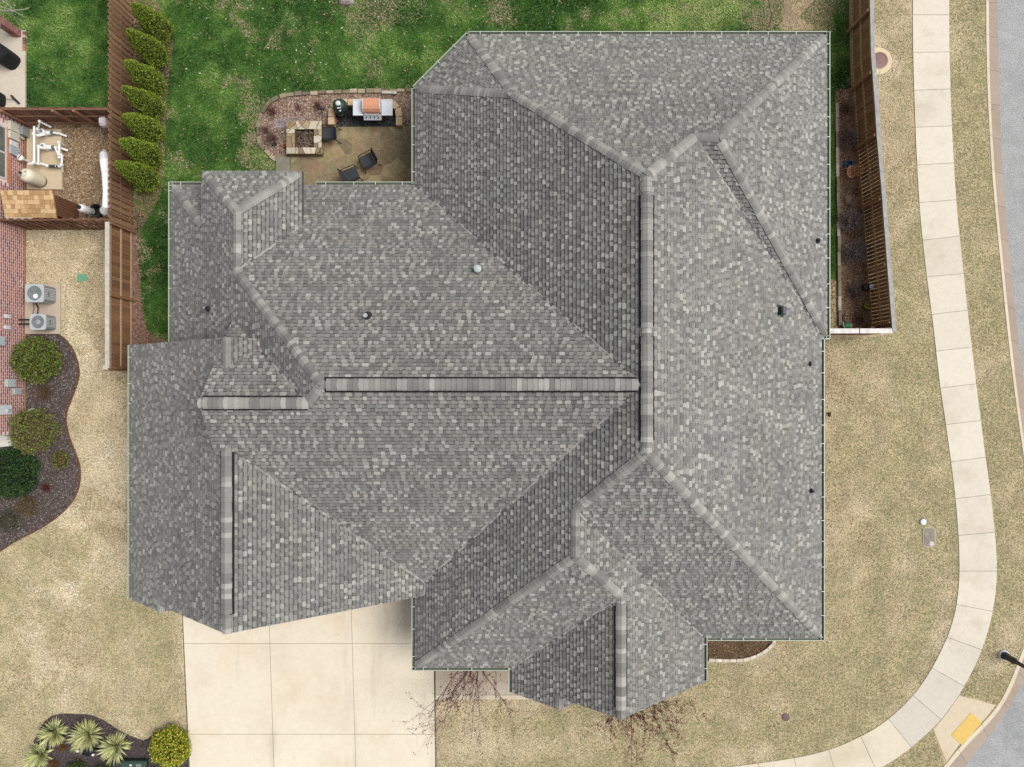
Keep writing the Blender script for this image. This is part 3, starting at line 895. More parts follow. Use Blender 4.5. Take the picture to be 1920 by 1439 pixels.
for i, c_ in enumerate(caps):
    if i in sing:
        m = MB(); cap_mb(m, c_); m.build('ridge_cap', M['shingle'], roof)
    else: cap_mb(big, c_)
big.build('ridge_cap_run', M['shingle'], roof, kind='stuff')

# closed-cut valleys: the trimmed edge of the upper courses runs down each
VN = node('AS', 'MW', 'GE')
m = MB(); rg = random.Random(31)
for a, b in ((AE, edge('AN', 'MW')), (AE, VN), (GR2, VN), (VN, along('MW', 'GE', 1, -7.95)), (WN, edge('MS', 'WE')), (GN, edge('WS', 'HW')),
             (DB, edge('DE', 'AN', 4.3)), (BW, along('BS', 'ME', 1, 1.95)), (node('CN', 'AW', 'AS'), along('CN', 'AW', 1, 1.2))):
    pts = resample([a, b], .16)
    d = (b - a).normalized(); sd_ = d.cross(Vector((0, 0, 1))).normalized()
    for p, q in zip(pts[1:], pts[2:]):
        o = sd_ * rg.uniform(-.012, .018) + Vector((0, 0, .036 + rg.uniform(0, .012)))
        m.bar(p + o, q + o + sd_ * rg.uniform(-.015, .015), rg.uniform(.05, .09), .02, jit(rg.choice([TONES[1][0], TONES[2][0], TONES[0][0], mul(TONES[4][0], .6)]), .08, rg))
m.build('valley_edge', M['shingle'], roof, kind='stuff')
# gutters with their hangers
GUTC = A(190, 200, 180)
def gutter(p, q, nx, ny, z=ZE):
    p, q = Vector((*p, z)), Vector((*q, z))
    n_ = Vector((nx, ny, 0)); d = (q - p).normalized()
    m = MB()
    def slab(o0, o1, z0, z1, c=GUTC):
        b = [p + n_ * o0 + Vector((0, 0, z0)), q + n_ * o0 + Vector((0, 0, z0)), q + n_ * o1 + Vector((0, 0, z0)), p + n_ * o1 + Vector((0, 0, z0))]
        m.hexa(b + [x + Vector((0, 0, z1 - z0)) for x in b], c)
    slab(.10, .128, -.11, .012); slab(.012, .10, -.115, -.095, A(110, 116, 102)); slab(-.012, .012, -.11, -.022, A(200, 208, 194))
    for e in (p, q):
        s = d * (.012 if e is p else -.012)
        b = [e + n_ * .01 + Vector((0, 0, -.11)), e + s + n_ * .01 + Vector((0, 0, -.11)), e + s + n_ * .12 + Vector((0, 0, -.11)), e + n_ * .12 + Vector((0, 0, -.11))]
        m.hexa(b + [x + Vector((0, 0, .118)) for x in b], GUTC)
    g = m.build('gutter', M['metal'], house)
    L = (q - p).length
    m = MB()
    for i in range(int(L / .92)):
        t = .45 + i * .92 + R.uniform(-.12, .12)
        if t > L - .1: break
        c = p + d * t
        m.bar(c + n_ * -.02 + Vector((0, 0, .016)), c + n_ * .125 + Vector((0, 0, .016)), .022, .010, A(232, 234, 226))
    if m.v: m.build('hanger', M['metal'], g, kind='stuff')
e1, e2 = edge('MW', 'MC'), edge('MN', 'MC')
gutter((-3.707, 7.62), (e1.x, e1.y), -1, 0); gutter((e1.x, e1.y), (e2.x, e2.y), -S2, S2); gutter((e2.x, 13.32), (12.02, 13.32), 0, 1)
gutter((12.02, 13.44), (12.02, 1.72), 1, 0); gutter((11.55, 1.82), (12.14, 1.82), 0, -1); gutter((11.81, 1.72), (11.81, -9.81), 1, 0)
gutter((7.45, -9.695), (11.93, -9.695), 0, -1); gutter((-3.707, -8.05), (-3.707, -10.95), -1, 0); gutter((-3.82, -10.836), (-.15, -10.836), 0, -1)
gutter((0, -10.5), (0, -11.8), -1, 0); gutter((7.33, -9.5), (7.33, -11.36), 1, 0)
gutter((-7.5, 7.577), (-3.72, 7.577), 0, 1); gutter((-13.1, 7.577), (-11.25, 7.577), 0, 1); gutter((-12.995, 7.69), (-12.995, 1.5), -1, 0); gutter((-14.54, 1.47), (-14.54, -8.22), -1, 0)

# pipes and vents through the roof
def roof_z(p): return max(bz(b, p) for b in BL)
def on_roof(u, v):
    z = 5.0
    for _ in range(30):
        q = at(u, v, z); z = z + .6 * (max(roof_z((q.x, q.y)), 2) - z)
    return at(u, v, z)
def pipe(u, v, h, r_, cc, top=None, fl=.17):
    b = on_roof(u, v)
    m = MB(); m.tube([b - Vector((0, 0, .1)), b + Vector((0, 0, h))], r_, 12, cc)
    o = m.build('plumbing_vent', M['metal'], house)
    m = MB(); m.tube([b - Vector((0, 0, .08)), b + Vector((0, 0, .07)), b + Vector((0, 0, .12))], [fl, fl * .8, r_ + .02], 14, A(48, 50, 52))
    m.build('flashing', M['tar'], o)
    if top:
        m = MB(); m.tube([b + Vector((0, 0, h)), b + Vector((0, 0, h + .02))], r_ * 1.05, 12, top); m.build('pipe_mouth', M['metal'], o)
pipe(392, 580, .42, .035, A(70, 72, 76), A(160, 160, 160), .13)
pipe(689, 594, .34, .07, A(40, 42, 46), A(186, 186, 184), .17)
pipe(1532, 453, .36, .035, A(72, 80, 90), A(150, 156, 160), .13)
pipe(1518, 683, .2, .03, A(40, 42, 44), None, .11)
pipe(1520, 921, .36, .033, A(40, 42, 44), None, .11)
b = on_roof(896, 507)
m = MB(); m.tube([b, b + Vector((0, 0, .24)), b + Vector((0, 0, .27))], [.115, .115, .105], 16, A(206, 214, 214)); v_ = m.build('flue_vent', M['metal'], house, label='short silver flue vent with round cap')
m = MB(); m.lathe((b.x, b.y, b.z + .25), [(.13, 0), (.13, .05), (.06, .085), (.0, .09)], 18, A(196, 206, 204)); m.build('cap', M['metal'], v_)
m = MB(); pk_ = pn('AN'); e_ = Vector((1, 0, 0)); f_ = pk_.cross(e_)
c_ = b + Vector((.02, -.06, .0)) + pk_ * .035
m.hexa([c_ - e_ * .2 - f_ * .22 - pk_ * .02, c_ + e_ * .2 - f_ * .22 - pk_ * .02, c_ + e_ * .2 + f_ * .22 - pk_ * .02, c_ - e_ * .2 + f_ * .22 - pk_ * .02] + [c_ - e_ * .2 - f_ * .22, c_ + e_ * .2 - f_ * .22, c_ + e_ * .2 + f_ * .22, c_ - e_ * .2 + f_ * .22], A(168, 172, 162)); m.build('flashing', M['metal'], v_)
b = on_roof(1462, 584); k_ = pn('ME'); e_ = Vector((0, 1, 0)); f_ = e_.cross(k_)      # f_ points down the slope
m = MB()
def hx(c, a, b_, h0, h1, cc):
    m.hexa([c - e_ * a - f_ * b_ + k_ * h0, c + f_ * b_ - e_ * a + k_ * h0, c + f_ * b_ + e_ * a + k_ * h0, c - f_ * b_ + e_ * a + k_ * h0] + [c - e_ * a - f_ * b_ + k_ * h1, c + f_ * b_ - e_ * a + k_ * h1, c + f_ * b_ + e_ * a + k_ * h1, c - f_ * b_ + e_ * a + k_ * h1], cc)
hx(b, .145, .15, .02, .17, A(34, 36, 38)); x_ = m.build('exhaust_vent', M['plastic'], house, label='black square exhaust hood')
m = MB(); hx(b + f_ * .03, .115, .10, .165, .19, A(92, 102, 108)); m.build('hood_lid', M['plastic'], x_)
m = MB(); hx(b, .22, .2, .0, .028, A(60, 62, 62)); m.build('flashing', M['plastic'], x_)
# ------------------------------------------------------------------ patio, fire pit, grill corner
pat = tag(bpy.data.objects.new('patio', None), kind='structure'); col.objects.link(pat); WORLD[pat.name] = Vector((0, 0, 0))
PATIO = px([(545, 237), (776, 237), (776, 420), (500, 420), (516, 345), (520, 300), (545, 298)])
m = MB(); m.sheet(PATIO, .018, A(176, 160, 124)); m.build('mortar_bed', M['mortar'], pat)
rng = random.Random(11)
lo = (min(p[0] for p in PATIO), min(p[1] for p in PATIO)); hi = (max(p[0] for p in PATIO), max(p[1] for p in PATIO))
seeds = []
while len(seeds) < 84:
    q = (rng.uniform(*sorted((lo[0], hi[0]))), rng.uniform(*sorted((lo[1], hi[1]))))
    if all(math.hypot(q[0] - s_[0], q[1] - s_[1]) > .42 for s_ in seeds): seeds.append(q)
    elif rng.random() < .004: seeds.append(q)
FLAG = [A(150, 130, 98, 1.2), A(144, 132, 98, 1.2), A(134, 118, 92, 1.2), A(160, 144, 110, 1.2), A(142, 118, 94, 1.2), A(152, 140, 106, 1.2), A(130, 116, 90, 1.2)]
rect = [(lo[0], lo[1]), (hi[0], lo[1]), (hi[0], hi[1]), (lo[0], hi[1])]
cut_l = at(524, 0).x
for c in voronoi(rect, seeds, .035):
    c = clip(c, (-1, 0), -(at(545, 0).x if sum(p[1] for p in c) / len(c) > at(0, 298).y else cut_l))
    if len(c) < 3: continue
    m = MB(); h = .034 + rng.uniform(-.005, .006)
    m.prism(c, .016, h, jit(rng.choice(FLAG), .12, rng), A(100, 90, 70)); m.build('flagstone', M['stone'], pat)
m = MB(); m.prism([(p[0], p[1]) for p in px([(520, 297), (546, 297), (546, 330), (519, 330)])], 0, .16, A(142, 138, 122))
m.build('stone_step', M['stone'], org=at(533, 312), label='grey slab step at the left corner of the patio', cat='step')
# edging stones of the bed
edg = thing('stone_edging', at(500, 215), 'low buff stone edging around the leafy patio bed', 'edging')
pth = smooth_path([(775, 172), (700, 172), (640, 174), (578, 177), (535, 180), (512, 189), (496, 205), (486, 226), (483, 250), (489, 273), (503, 291), (520, 302)], 2)
rp_ = resample([(*p, 0) for p in xy(pth)], .33)
for a, b in zip(rp_, rp_[1:]):
    m = MB(); d = (b - a) * .47; mm = (a + b) / 2 + Vector((rng.uniform(-.02, .02), rng.uniform(-.02, .02), 0))
    w = rng.uniform(.11, .2)
    m.bar(mm - d + Vector((0, 0, .04)), mm + d * rng.uniform(.85, 1) + Vector((0, 0, .04)), w, rng.uniform(.1, .16), jit(rng.choice([A(186, 170, 144), A(164, 148, 124), A(146, 132, 112), A(130, 120, 102), A(120, 112, 92)]), .1, rng))
    m.build('edging_stone', M['stone'], edg)
m = MB(); m.bar(at(716, 174, .1), at(744, 175, .1), .12, .09, A(206, 202, 188)); m.build('edging_stone', M['stone'], edg, label='pale squared edging stone')

# fire pit
fp = thing('fire_pit', at(571, 262), 'square stone fire pit full of twigs beside the chairs', 'fire pit')
ZP = .48
o0, o1 = at(537, 228, ZP), at(603, 289, ZP)
i0, i1 = at(552.5, 243, ZP), at(588.5, 277.5, ZP)
m = MB()
def ring(mb, a, b, c, d, z0, z1, cc):
    mb.box((a.x, a.y, z0), (b.x, c.y, z1), cc); mb.box((a.x, d.y, z0), (b.x, b.y, z1), cc)
    mb.box((a.x, c.y, z0), (c.x, d.y, z1), cc); mb.box((d.x, c.y, z0), (b.x, d.y, z1), cc)
s_ = .05
ring(m, o0 + Vector((s_, -s_, 0)), o1 + Vector((-s_, s_, 0)), i0, i1, 0, ZP - .08, A(120, 106, 84))
m.build('core', M['mortar'], fp)
for side in range(4):          # face stones, two courses
    for rw in range(3):
        n_ = 5
        z0, z1 = .01 + rw * .132, .125 + rw * .132
        w0 = 0.0
        for k in range(n_):
            f0, f1 = k / n_ + rng.uniform(.0, .02), (k + 1) / n_ - .015
            if side in (0, 2):
                y = o1.y if side == 0 else o0.y; dy = .055 if side == 0 else -.055
                x0, x1 = o0.x + (o1.x - o0.x) * f0, o0.x + (o1.x - o0.x) * f1
                m = MB(); m.box((x0, y + dy * .15, z0), (x1, y + dy, z1), jit(rng.choice(FLAG), .15, rng))
            else:
                x = o0.x if side == 1 else o1.x; dx = .055 if side == 1 else -.055
                y0, y1 = o1.y + .06 + (o0.y - o1.y - .12) * f0, o1.y + .06 + (o0.y - o1.y - .12) * f1
                m = MB(); m.box((x + dx * .15, y0, z0), (x + dx, y1, z1), jit(rng.choice(FLAG), .15, rng))
            m.build('face_stone', M['stone'], fp)
CAPC = [A(176, 150, 112), A(196, 176, 142), A(206, 194, 168), A(168, 140, 102), A(216, 204, 180), A(150, 132, 104)]
for nm_, (xa, xb, ya, yb) in {'n': (o0.x, o1.x, i0.y, o0.y), 's': (o0.x, o1.x, o1.y, i1.y), 'w': (o0.x, i0.x, i1.y, i0.y), 'e': (i1.x, o1.x, i1.y, i0.y)}.items():
    sd_ = [(rng.uniform(xa, xb), rng.uniform(ya, yb)) for _ in range(9 if nm_ in 'ns' else 5)]
    for c in voronoi([(xa, ya), (xb, ya), (xb, yb), (xa, yb)], sd_, .018):
        m = MB(); m.prism(c, ZP - .085, ZP + rng.uniform(-.008, .008), jit(rng.choice(CAPC), .08, rng), A(110, 96, 76)); m.build('cap_stone', M['stone'], fp)
m = MB(); m.box((i0.x, i1.y, .0), (i1.x, i0.y, .22), A(70, 60, 56)); m.build('ash_bed', M['soil'], fp)
m = MB()
for _ in range(170):
    p = Vector((rng.uniform(i0.x + .05, i1.x - .05), rng.uniform(i1.y + .05, i0.y - .05), rng.uniform(.22, .42)))
    a = rng.uniform(0, 6.28); L = rng.uniform(.08, .3)
    q = p + Vector((math.cos(a) * L, math.sin(a) * L, rng.uniform(-.08, .08)))
    q.x = min(max(q.x, i0.x + .02), i1.x - .02); q.y = min(max(q.y, i1.y + .02), i0.y - .02)
    m.tube([p, q], [.008, .004], 4, rng.choice([A(120, 104, 96), A(90, 76, 70), A(150, 136, 124), A(70, 58, 54), A(176, 160, 140)]))
for _ in range(260):
    p = Vector((rng.uniform(i0.x + .03, i1.x - .05), rng.uniform(i1.y + .03, i0.y - .05), rng.uniform(.225, .3)))
    a = rng.uniform(0, 6.28); d = Vector((math.cos(a), math.sin(a), rng.uniform(-.3, .3))) * .03; e = Vector((-d.y, d.x, rng.uniform(-.01, .01)))
    m.add([p - d, p + e, p + d, p - e], [(0, 1, 2, 3)], rng.choice([A(120, 88, 70), A(160, 120, 96), A(84, 64, 56), A(184, 150, 126)]))
m.build('twigs', M['bark'], fp, kind='stuff')

# curved seat wall of tan blocks round the grill
sw = thing('block_wall', at(690, 212), 'low curved wall of tan blocks wrapping around the grill', 'wall')
ZW = .42
wp = xy([(621, 236), (621, 206), (626, 198), (635, 193), (662, 192), (700, 192), (733, 192), (744, 199), (748, 209), (748, 236)], ZW)
wr = resample([(*p, 0) for p in wp], .36)
for rw in range(3):
    for k, (a, b) in enumerate(zip(wr, wr[1:])):
        e = .012
        d = (b - a).normalized(); mm = a.lerp(b, .5)
        L = (b - a).length / 2 + .03
        z0, z1 = (.0, .165, .33)[rw], (.16, .325, ZW)[rw]
        zz = (z0 + z1) / 2
        q = rng.uniform(-.006, .006)
        m = MB(); m.bar(mm - d * (L - e - .03) + Vector((0, 0, zz)), mm + d * (L - e - .03) + Vector((0, 0, zz)), .225 + (.03 if rw == 2 else 0) + q, z1 - z0, jit(A(226, 196, 158), .05, rng))
        m.build('block', M['concrete'], sw)
LAVA = px([(628, 200), (742, 200), (742, 239), (628, 239)])
m = MB(); m.sheet(LAVA, .05, A(62, 60, 62)); m.build('lava_rock_bed', M['mulch'], kind='structure')
blades('lava_rock', LAVA, [], 700, pal([A(34, 33, 36), A(58, 57, 60), A(92, 90, 94), A(130, 126, 126)]), .04, .02, .04, M['stone'], 'black lava rock under the grill', 'lava rock', .055)

# stainless grill with copper hood
gr = thing('gas_grill', at(699, 214), 'stainless gas grill with copper coloured hood and open side shelves', 'grill')
gx0, gx1 = at(662, 0, .9).x, at(736, 0, .9).x
hx0, hx1 = at(679.5, 0, 1.1).x, at(713, 0, 1.1).x
gy0, gy1 = at(0, 217.5, .9).y, at(0, 187.5, .9).y
SIL = A(226, 230, 234)
COP = A(222, 158, 126, 1.05)
m = MB(); m.box((hx0 + .02, gy0 + .1, .12), (hx1 - .02, gy1 - .05, .86), A(150, 88, 62)); m.build('cabinet', M['copper'], gr)
m = MB()
for x in (hx0 + .06, hx1 - .06):
    for y in (gy0 + .14, gy1 - .1):
        m.lathe((x, y, .05), [(.04, 0), (.05, .03), (.05, .07)], 10, A(40, 40, 42))
m.build('caster', M['plastic'], gr)
for xa, xb in ((gx0, hx0 - .01), (hx1 + .01, gx1)):
    m = MB(); m.box((xa, gy0, .86), (xb, gy1, .90), SIL)
    for y in (gy0, gy1 - .03): m.box((xa, y, .90), (xb, y + .03, .915), SIL)
    xo = xa if xa == gx0 else xb - .03
    m.box((xo, gy0 + .03, .90), (xo + .03, gy1 - .03, .915), SIL)
    m.build('side_shelf', M['plastic'], gr)
yb, yf = at(0, 184, 1.16).y, at(0, 213, 1.0).y
m = MB()                                          # hood: flat back, rounded over to the front
prof = [(yb, .92), (yb, 1.14), (yb - .05, 1.18), (yb - .33, 1.20), (yb - .45, 1.16), (yf + .03, 1.05), (yf, .93)]
n = len(prof)
m.add([(hx0 + .03, y, z) for y, z in prof] + [(hx1 - .03, y, z) for y, z in prof], [(i, i + 1, n + i + 1, n + i) for i in range(n - 1)], COP)
hood = m.build('hood', M['copper'], gr)
for x in (hx0 + .015, hx1 - .015):
    m = MB(); q = [(x - .016, y, z + .006) for y, z in prof] + [(x + .016, y, z + .006) for y, z in prof]
    m.add(q, [tuple(range(n)), tuple(range(2 * n - 1, n - 1, -1))] + [(i, i + 1, n + i + 1, n + i) for i in range(n - 1)], A(214, 216, 218)); m.build('hood_end', M['plastic'], hood)
m = MB(); m.lathe(((hx0 + hx1) / 2, yf + .12, 1.12), [(.035, 0), (.035, .02), (.0, .022)], 14, A(230, 230, 226)); m.build('thermometer', M['plastic'], hood)
m = MB(); m.tube([(hx0 + .06, yf - .05, 1.0), (hx1 - .06, yf - .05, 1.0)], .017, 10, A(220, 222, 226))
for x in (hx0 + .09, hx1 - .09): m.tube([(x, yf - .05, 1.0), (x, yf + .01, 1.0)], .012, 8, A(200, 202, 206))
m.build('handle', M['metal'], hood)
m = MB(); pf = at(0, 226, .82).y
m.add([(hx0, yf - .01, .90), (hx1, yf - .01, .90), (hx1, pf, .80), (hx0, pf, .80), (hx0, yf - .01, .74), (hx1, yf - .01, .74)], [(0, 3, 2, 1), (3, 4, 5, 2), (0, 4, 3), (1, 2, 5)], A(190, 194, 198))
pan = m.build('control_panel', M['plastic'], gr)
for k in range(4):
    x = hx0 + .12 + k * (hx1 - hx0 - .24) / 3; y = (yf - .01 + pf) / 2
    m = MB(); m.tube([(x, y, .85), (x, y - .03, .895)], .026, 10, A(60, 60, 62)); m.build('knob', M['plastic'], pan)
for xa, xb in ((hx0 + .03, (hx0 + hx1) / 2 - .006), ((hx0 + hx1) / 2 + .006, hx1 - .03)):
    m = MB(); m.box((xa, gy0 + .06, .16), (xb, gy0 + .095, .72), A(160, 92, 64)); d_ = m.build('door', M['copper'], gr)
    m = MB(); m.box((xa + .06, gy0 + .035, .62), (xb - .06, gy0 + .058, .65), A(40, 40, 42)); m.build('handle', M['plastic'], d_)

# green egg-shaped cooker
kb = at(646, 214, .0); ke = thing('kamado_grill', kb, 'dark green egg shaped charcoal cooker beside the steel grill', 'grill')
m = MB(); m.lathe((kb.x, kb.y, .35), [(.12, 0), (.24, .08), (.295, .22), (.305, .36)], 28, A(38, 66, 54)); m.build('base', M['metal'], ke, smooth=True)
m = MB(); m.lathe((kb.x, kb.y, .70), [(.305, .03), (.29, .16), (.235, .29), (.13, .38), (.085, .40)], 28, A(38, 68, 56)); lid = m.build('lid', M['metal'], ke, smooth=True)
m = MB(); m.lathe((kb.x, kb.y, .70), [(.312, 0), (.318, .015), (.312, .03)], 28, A(28, 30, 30)); m.build('band', M['metal'], ke)
m = MB(); m.lathe((kb.x, kb.y, 1.09), [(.10, 0), (.10, .05), (.06, .07), (.0, .072)], 16, A(224, 230, 224)); m.build('chimney_cap', M['metal'], lid)
m = MB(); m.bar((kb.x - .05, kb.y - .17, 1.045), (kb.x + .10, kb.y - .14, 1.045), .06, .03, A(232, 236, 232)); m.build('name_plate', M['plastic'], lid)
m = MB(); m.lathe((kb.x + .05, kb.y - .24, .97), [(.045, 0), (.045, .02), (0, .022)], 10, A(220, 224, 222)); m.build('thermometer', M['plastic'], lid)
m = MB(); m.tube([(kb.x - .1, kb.y - .33, .8), (kb.x - .03, kb.y - .385, .8), (kb.x + .07, kb.y - .385, .8), (kb.x + .13, kb.y - .33, .8)], .02, 8, A(60, 50, 42)); m.build('handle', M['plastic'], lid)
m = MB()
for k in range(4):
    a = .78 + k * 1.571; x, y = kb.x + math.cos(a) * .27, kb.y + math.sin(a) * .27
    m.tube([(x, y, .05), (kb.x + math.cos(a) * .25, kb.y + math.sin(a) * .25, .42)], .018, 6, A(30, 30, 31))
m.build('nest', M['metal'], ke)

# patio chairs
def chair(loc, rz, label):
    t = thing('patio_chair', (0, 0, 0), label, 'chair', 'black mesh armchairs on the patio')
    D, F_ = A(30, 31, 33), A(62, 65, 70)
    w, dp = .27, .27
    m = MB()
    m.bar((-dp, 0, .40), (dp, 0, .43), .50, .025, F_); m.build('seat', M['fabric'], t)
    m = MB(); m.bar((-dp - .02, 0, .46), (-dp - .13, 0, .90), .48, .02, F_, up=Vector((1, 0, .2))); m.build('backrest', M['fabric'], t)
    m = MB()
    m.tube([(-dp - .03, -w + .01, .42), (-dp - .14, -w + .01, .92), (-dp - .14, w - .01, .92), (-dp - .03, w - .01, .42)], .017, 7, D); m.build('back_frame', M['metal'], t)
    for s_ in (-1, 1):
        y = s_ * (w + .01)
        m = MB(); m.tube([(dp + .05, y, 0), (dp, y, .42), (dp - .02, y, .62), (dp - .08, y, .66), (-dp - .02, y, .66), (-dp - .08, y * .97, .62)], .018, 7, D); m.build('arm', M['metal'], t)
        m = MB(); m.tube([(-dp - .16, y * 1.02, 0), (-dp - .02, y, .42)], .016, 7, D); m.build('leg', M['metal'], t)
        m = MB(); m.bar((-dp, y - s_ * .02, .41), (dp, y - s_ * .02, .42), .03, .03, D); m.build('seat_rail', M['metal'], t)
    t.location = loc; t.rotation_euler.z = math.radians(rz)
chair(at(622, 258), 180, 'black mesh armchair right beside the square fire pit')
chair(at(693, 309), 208, 'black mesh armchair standing alone on the open flagstones')
chair(at(664, 334), 22, 'black mesh armchair partly under the house eave')

# pots and oddments of the patio bed
def pot(u, v, r_, h, cc, label, fill=None, name='flower_pot', cat='pot'):
    b = at(u, v); t = thing(name, b, label, cat)
    m = MB(); m.lathe((b.x, b.y, 0), [(r_ * .7, 0), (r_, h), (r_ * 1.1, h), (r_ * 1.1, h + .03), (r_ * .93, h + .03), (r_ * .85, h * .8)], 16, cc); m.build('pot', M['plastic'], t)
    m = MB(); m.lathe((b.x, b.y, h * .78), [(r_ * .88, 0), (0, .01)], 14, fill or A(70, 54, 44)); m.build('soil', M['soil'], t)
pot(630, 230, .10, .17, A(206, 124, 88), 'small terracotta pot at the foot of the tan block wall', A(150, 84, 60))
pot(534, 275, .07, .12, A(224, 146, 62), 'small orange pot left of the fire pit')
pot(517, 273, .085, .15, A(60, 58, 58), 'small dark pot in the leafy bed')
b = at(605, 212)
t = thing('garden_spigot', b, 'black stake light with lamp head left of the green cooker', 'garden light')
m = MB(); m.tube([b, b + Vector((0, 0, .42))], .02, 8, A(36, 36, 40)); m.build('stake', M['metal'], t)
m = MB(); m.tube([b + Vector((-.1, .02, .42)), b + Vector((.1, -.03, .46)), b + Vector((.2, -.03, .44))], [.06, .05, .075], 9, A(46, 48, 54)); m.build('lamp_head', M['metal'], t)
# dry shrubs and grass of the bed
def twig_shrub(name, b, r_, h, n, cols, label, cat='shrub', thick=.006, group=None, droop=0.0, seed=1):
    rg = random.Random(seed)
    m = MB()
    for _ in range(n):
        a = rg.uniform(0, 6.28); e = rg.uniform(.15, 1.0) ** .6; L = rg.uniform(.6, 1.05)
        d = Vector((math.cos(a) * math.sqrt(max(0, 1 - e * e)) * r_, math.sin(a) * math.sqrt(max(0, 1 - e * e)) * r_, e * h)) * L
        j = Vector((rg.uniform(-.2, .2) * r_, rg.uniform(-.2, .2) * r_, 0))
        p1 = b + j * .4 + d * .55; p2 = b + d + j + Vector((0, 0, -droop * h))
        m.tube([b + j * .3, p1, p2], [thick, thick * .8, thick * .4], 3, rg.choice(cols), caps=False)
        for _ in range(3):
            q = p1.lerp(p2, rg.random()); o = Vector((rg.uniform(-1, 1), rg.uniform(-1, 1), rg.uniform(-.3, .9))) * r_ * .22
            m.tube([q, q + o], [thick * .6, thick * .3], 3, rg.choice(cols), caps=False)
    return m.build(name, M['bark'], org=b, label=label, cat=cat, group=group)
RED = [A(112, 74, 66), A(134, 92, 82), A(92, 60, 56), A(160, 118, 106)]
GRY = [A(96, 86, 82), A(124, 112, 106), A(80, 70, 68), A(148, 138, 132)]
twig_shrub('dry_shrub', at(512, 212), .36, .4, 90, RED, 'reddish bare twiggy shrub at the upper left corner of the patio bed', seed=1)
twig_shrub('dry_shrub', at(500, 247), .3, .35, 70, RED, 'reddish bare twiggy shrub at the left edge of the patio bed', seed=2)
twig_shrub('dry_shrub', at(512, 262), .42, .5, 110, GRY + RED, 'brown grey twiggy shrub left of the fire pit', seed=3)
twig_shrub('dry_shrub', at(597, 200), .28, .3, 70, [A(96, 52, 50), A(120, 70, 64), A(140, 92, 84)], 'small dark red twiggy shrub left of the green cooker', seed=4)
twig_shrub('dry_shrub', at(560, 203), .22, .25, 50, RED, 'tiny red twig shrub near the top edge of the patio bed', seed=5)
m = MB(); rg = random.Random(3)
for _ in range(60):
    p = at(rg.uniform(512, 540), rg.uniform(222, 242), .03); a = rg.uniform(-.2, .3); L = rg.uniform(.3, .8)
    m.tube([p, p + Vector((math.cos(a) * L, math.sin(a) * L * .6, rg.uniform(.0, .08)))], [.008, .004], 3, rg.choice([A(190, 180, 186), A(160, 150, 156), A(210, 200, 196)]), caps=False)
m.build('cut_stalks', M['bark'], org=at(528, 232), label='pale cut stalks lying in the bed above the fire pit', cat='dead stalks')

# ------------------------------------------------------------------ fences
WOODC = [A(148, 114, 84, 1.2), A(134, 102, 76, 1.2), A(160, 122, 90, 1.2), A(122, 92, 70, 1.2), A(142, 110, 84, 1.2)]
DARKW = [A(140, 108, 78, 1.25), A(128, 98, 70, 1.25), A(152, 118, 86, 1.25), A(118, 90, 66, 1.25)]
GREYW = A(206, 198, 186)
def picket_meshes(w, h, th, cols, seed, mt):
    rg = random.Random(seed); out = []
    for i in range(6):
        m = MB(); c = jit(cols[i % len(cols)], .08, rg)
        m.hexa([(-w / 2, -th / 2, 0), (w / 2, -th / 2, 0), (w / 2, th / 2, 0), (-w / 2, th / 2, 0)] + [(-w / 2, -th / 2, h), (w / 2, -th / 2, h), (w / 2, th / 2, h), (-w / 2, th / 2, h)], c)
        out.append(m.mesh('picket', mt))
    return out
def fence(name, path, h, label, inside=1, style='solid', pitch=.15, w=.14, cols=WOODC, rails=(.15, .95, 1.68), post=2.45, cap=None, capc=GREYW, post_out=True, post_at=None, railc=None, group=None):
    """path: plan points; inside = +1/-1 says on which side of the walk the rails and posts stand"""
    t = thing(name, (path[0][0], path[0][1], 0), label, 'fence', group)
    pts = [Vector((*p, 0)) for p in path]
    rg = random.Random(len(label))
    meshes = picket_meshes(w, h, .02, cols, len(label), M['wood'])
    railc = railc or mul(cols[0], 1.15)
    tot = 0
    for a, b in zip(pts, pts[1:]):
        d = (b - a); L = d.length; d.normalize(); n_ = Vector((-d.y, d.x, 0)) * inside
        rz = math.atan2(d.y, d.x)
        k = int(L / pitch)
        for i in range(k):
            s_ = (i + .5) * L / k
            p = a + d * s_
            off = -n_ * .03
            if style == 'shadow': off = n_ * .032 if i % 2 else -n_ * .032
            q = p + off + Vector((0, 0, .03 + rg.uniform(-.012, .012)))
            link_mesh('picket', rg.choice(meshes), t, q, rz + rg.uniform(-.01, .01))
        for z in rails:
            m = MB(); o = n_ * (.0 if style == 'shadow' else .003)
            m.bar(a + o + Vector((0, 0, z)), b + o + Vector((0, 0, z)), .036 if style == 'shadow' else .04, .085, railc); m.build('rail', M['wood'], t)
        if cap:
            m = MB(); ck = Vector((0, 0, h + .05 + .005 * len(t.children) / 50)); m.bar(a - d * .02 + ck, b + d * .02 + ck, cap, .035, jit(capc, .05)); m.build('cap_rail', M['weathered'], t)
        if not post_at:
            kk = max(1, int(round(L / post)))
            for i in range(kk + 1):
                p = a + d * L * i / kk + n_ * (.075 if style != 'shadow' else 0.0)
                m = MB(); m.bar(p, p + Vector((0, 0, h)), .09 if style != 'shadow' else .034, .09, jit(cols[0], .06), up=n_); m.build('post', M['wood'], t)
    if post_at:
        for p, n_ in post_at:
            m = MB(); m.bar(p, p + Vector((0, 0, h)), .1, .1, jit(mul(cols[0], 1.25), .06), up=n_); m.build('post', M['wood'], t)
    return t
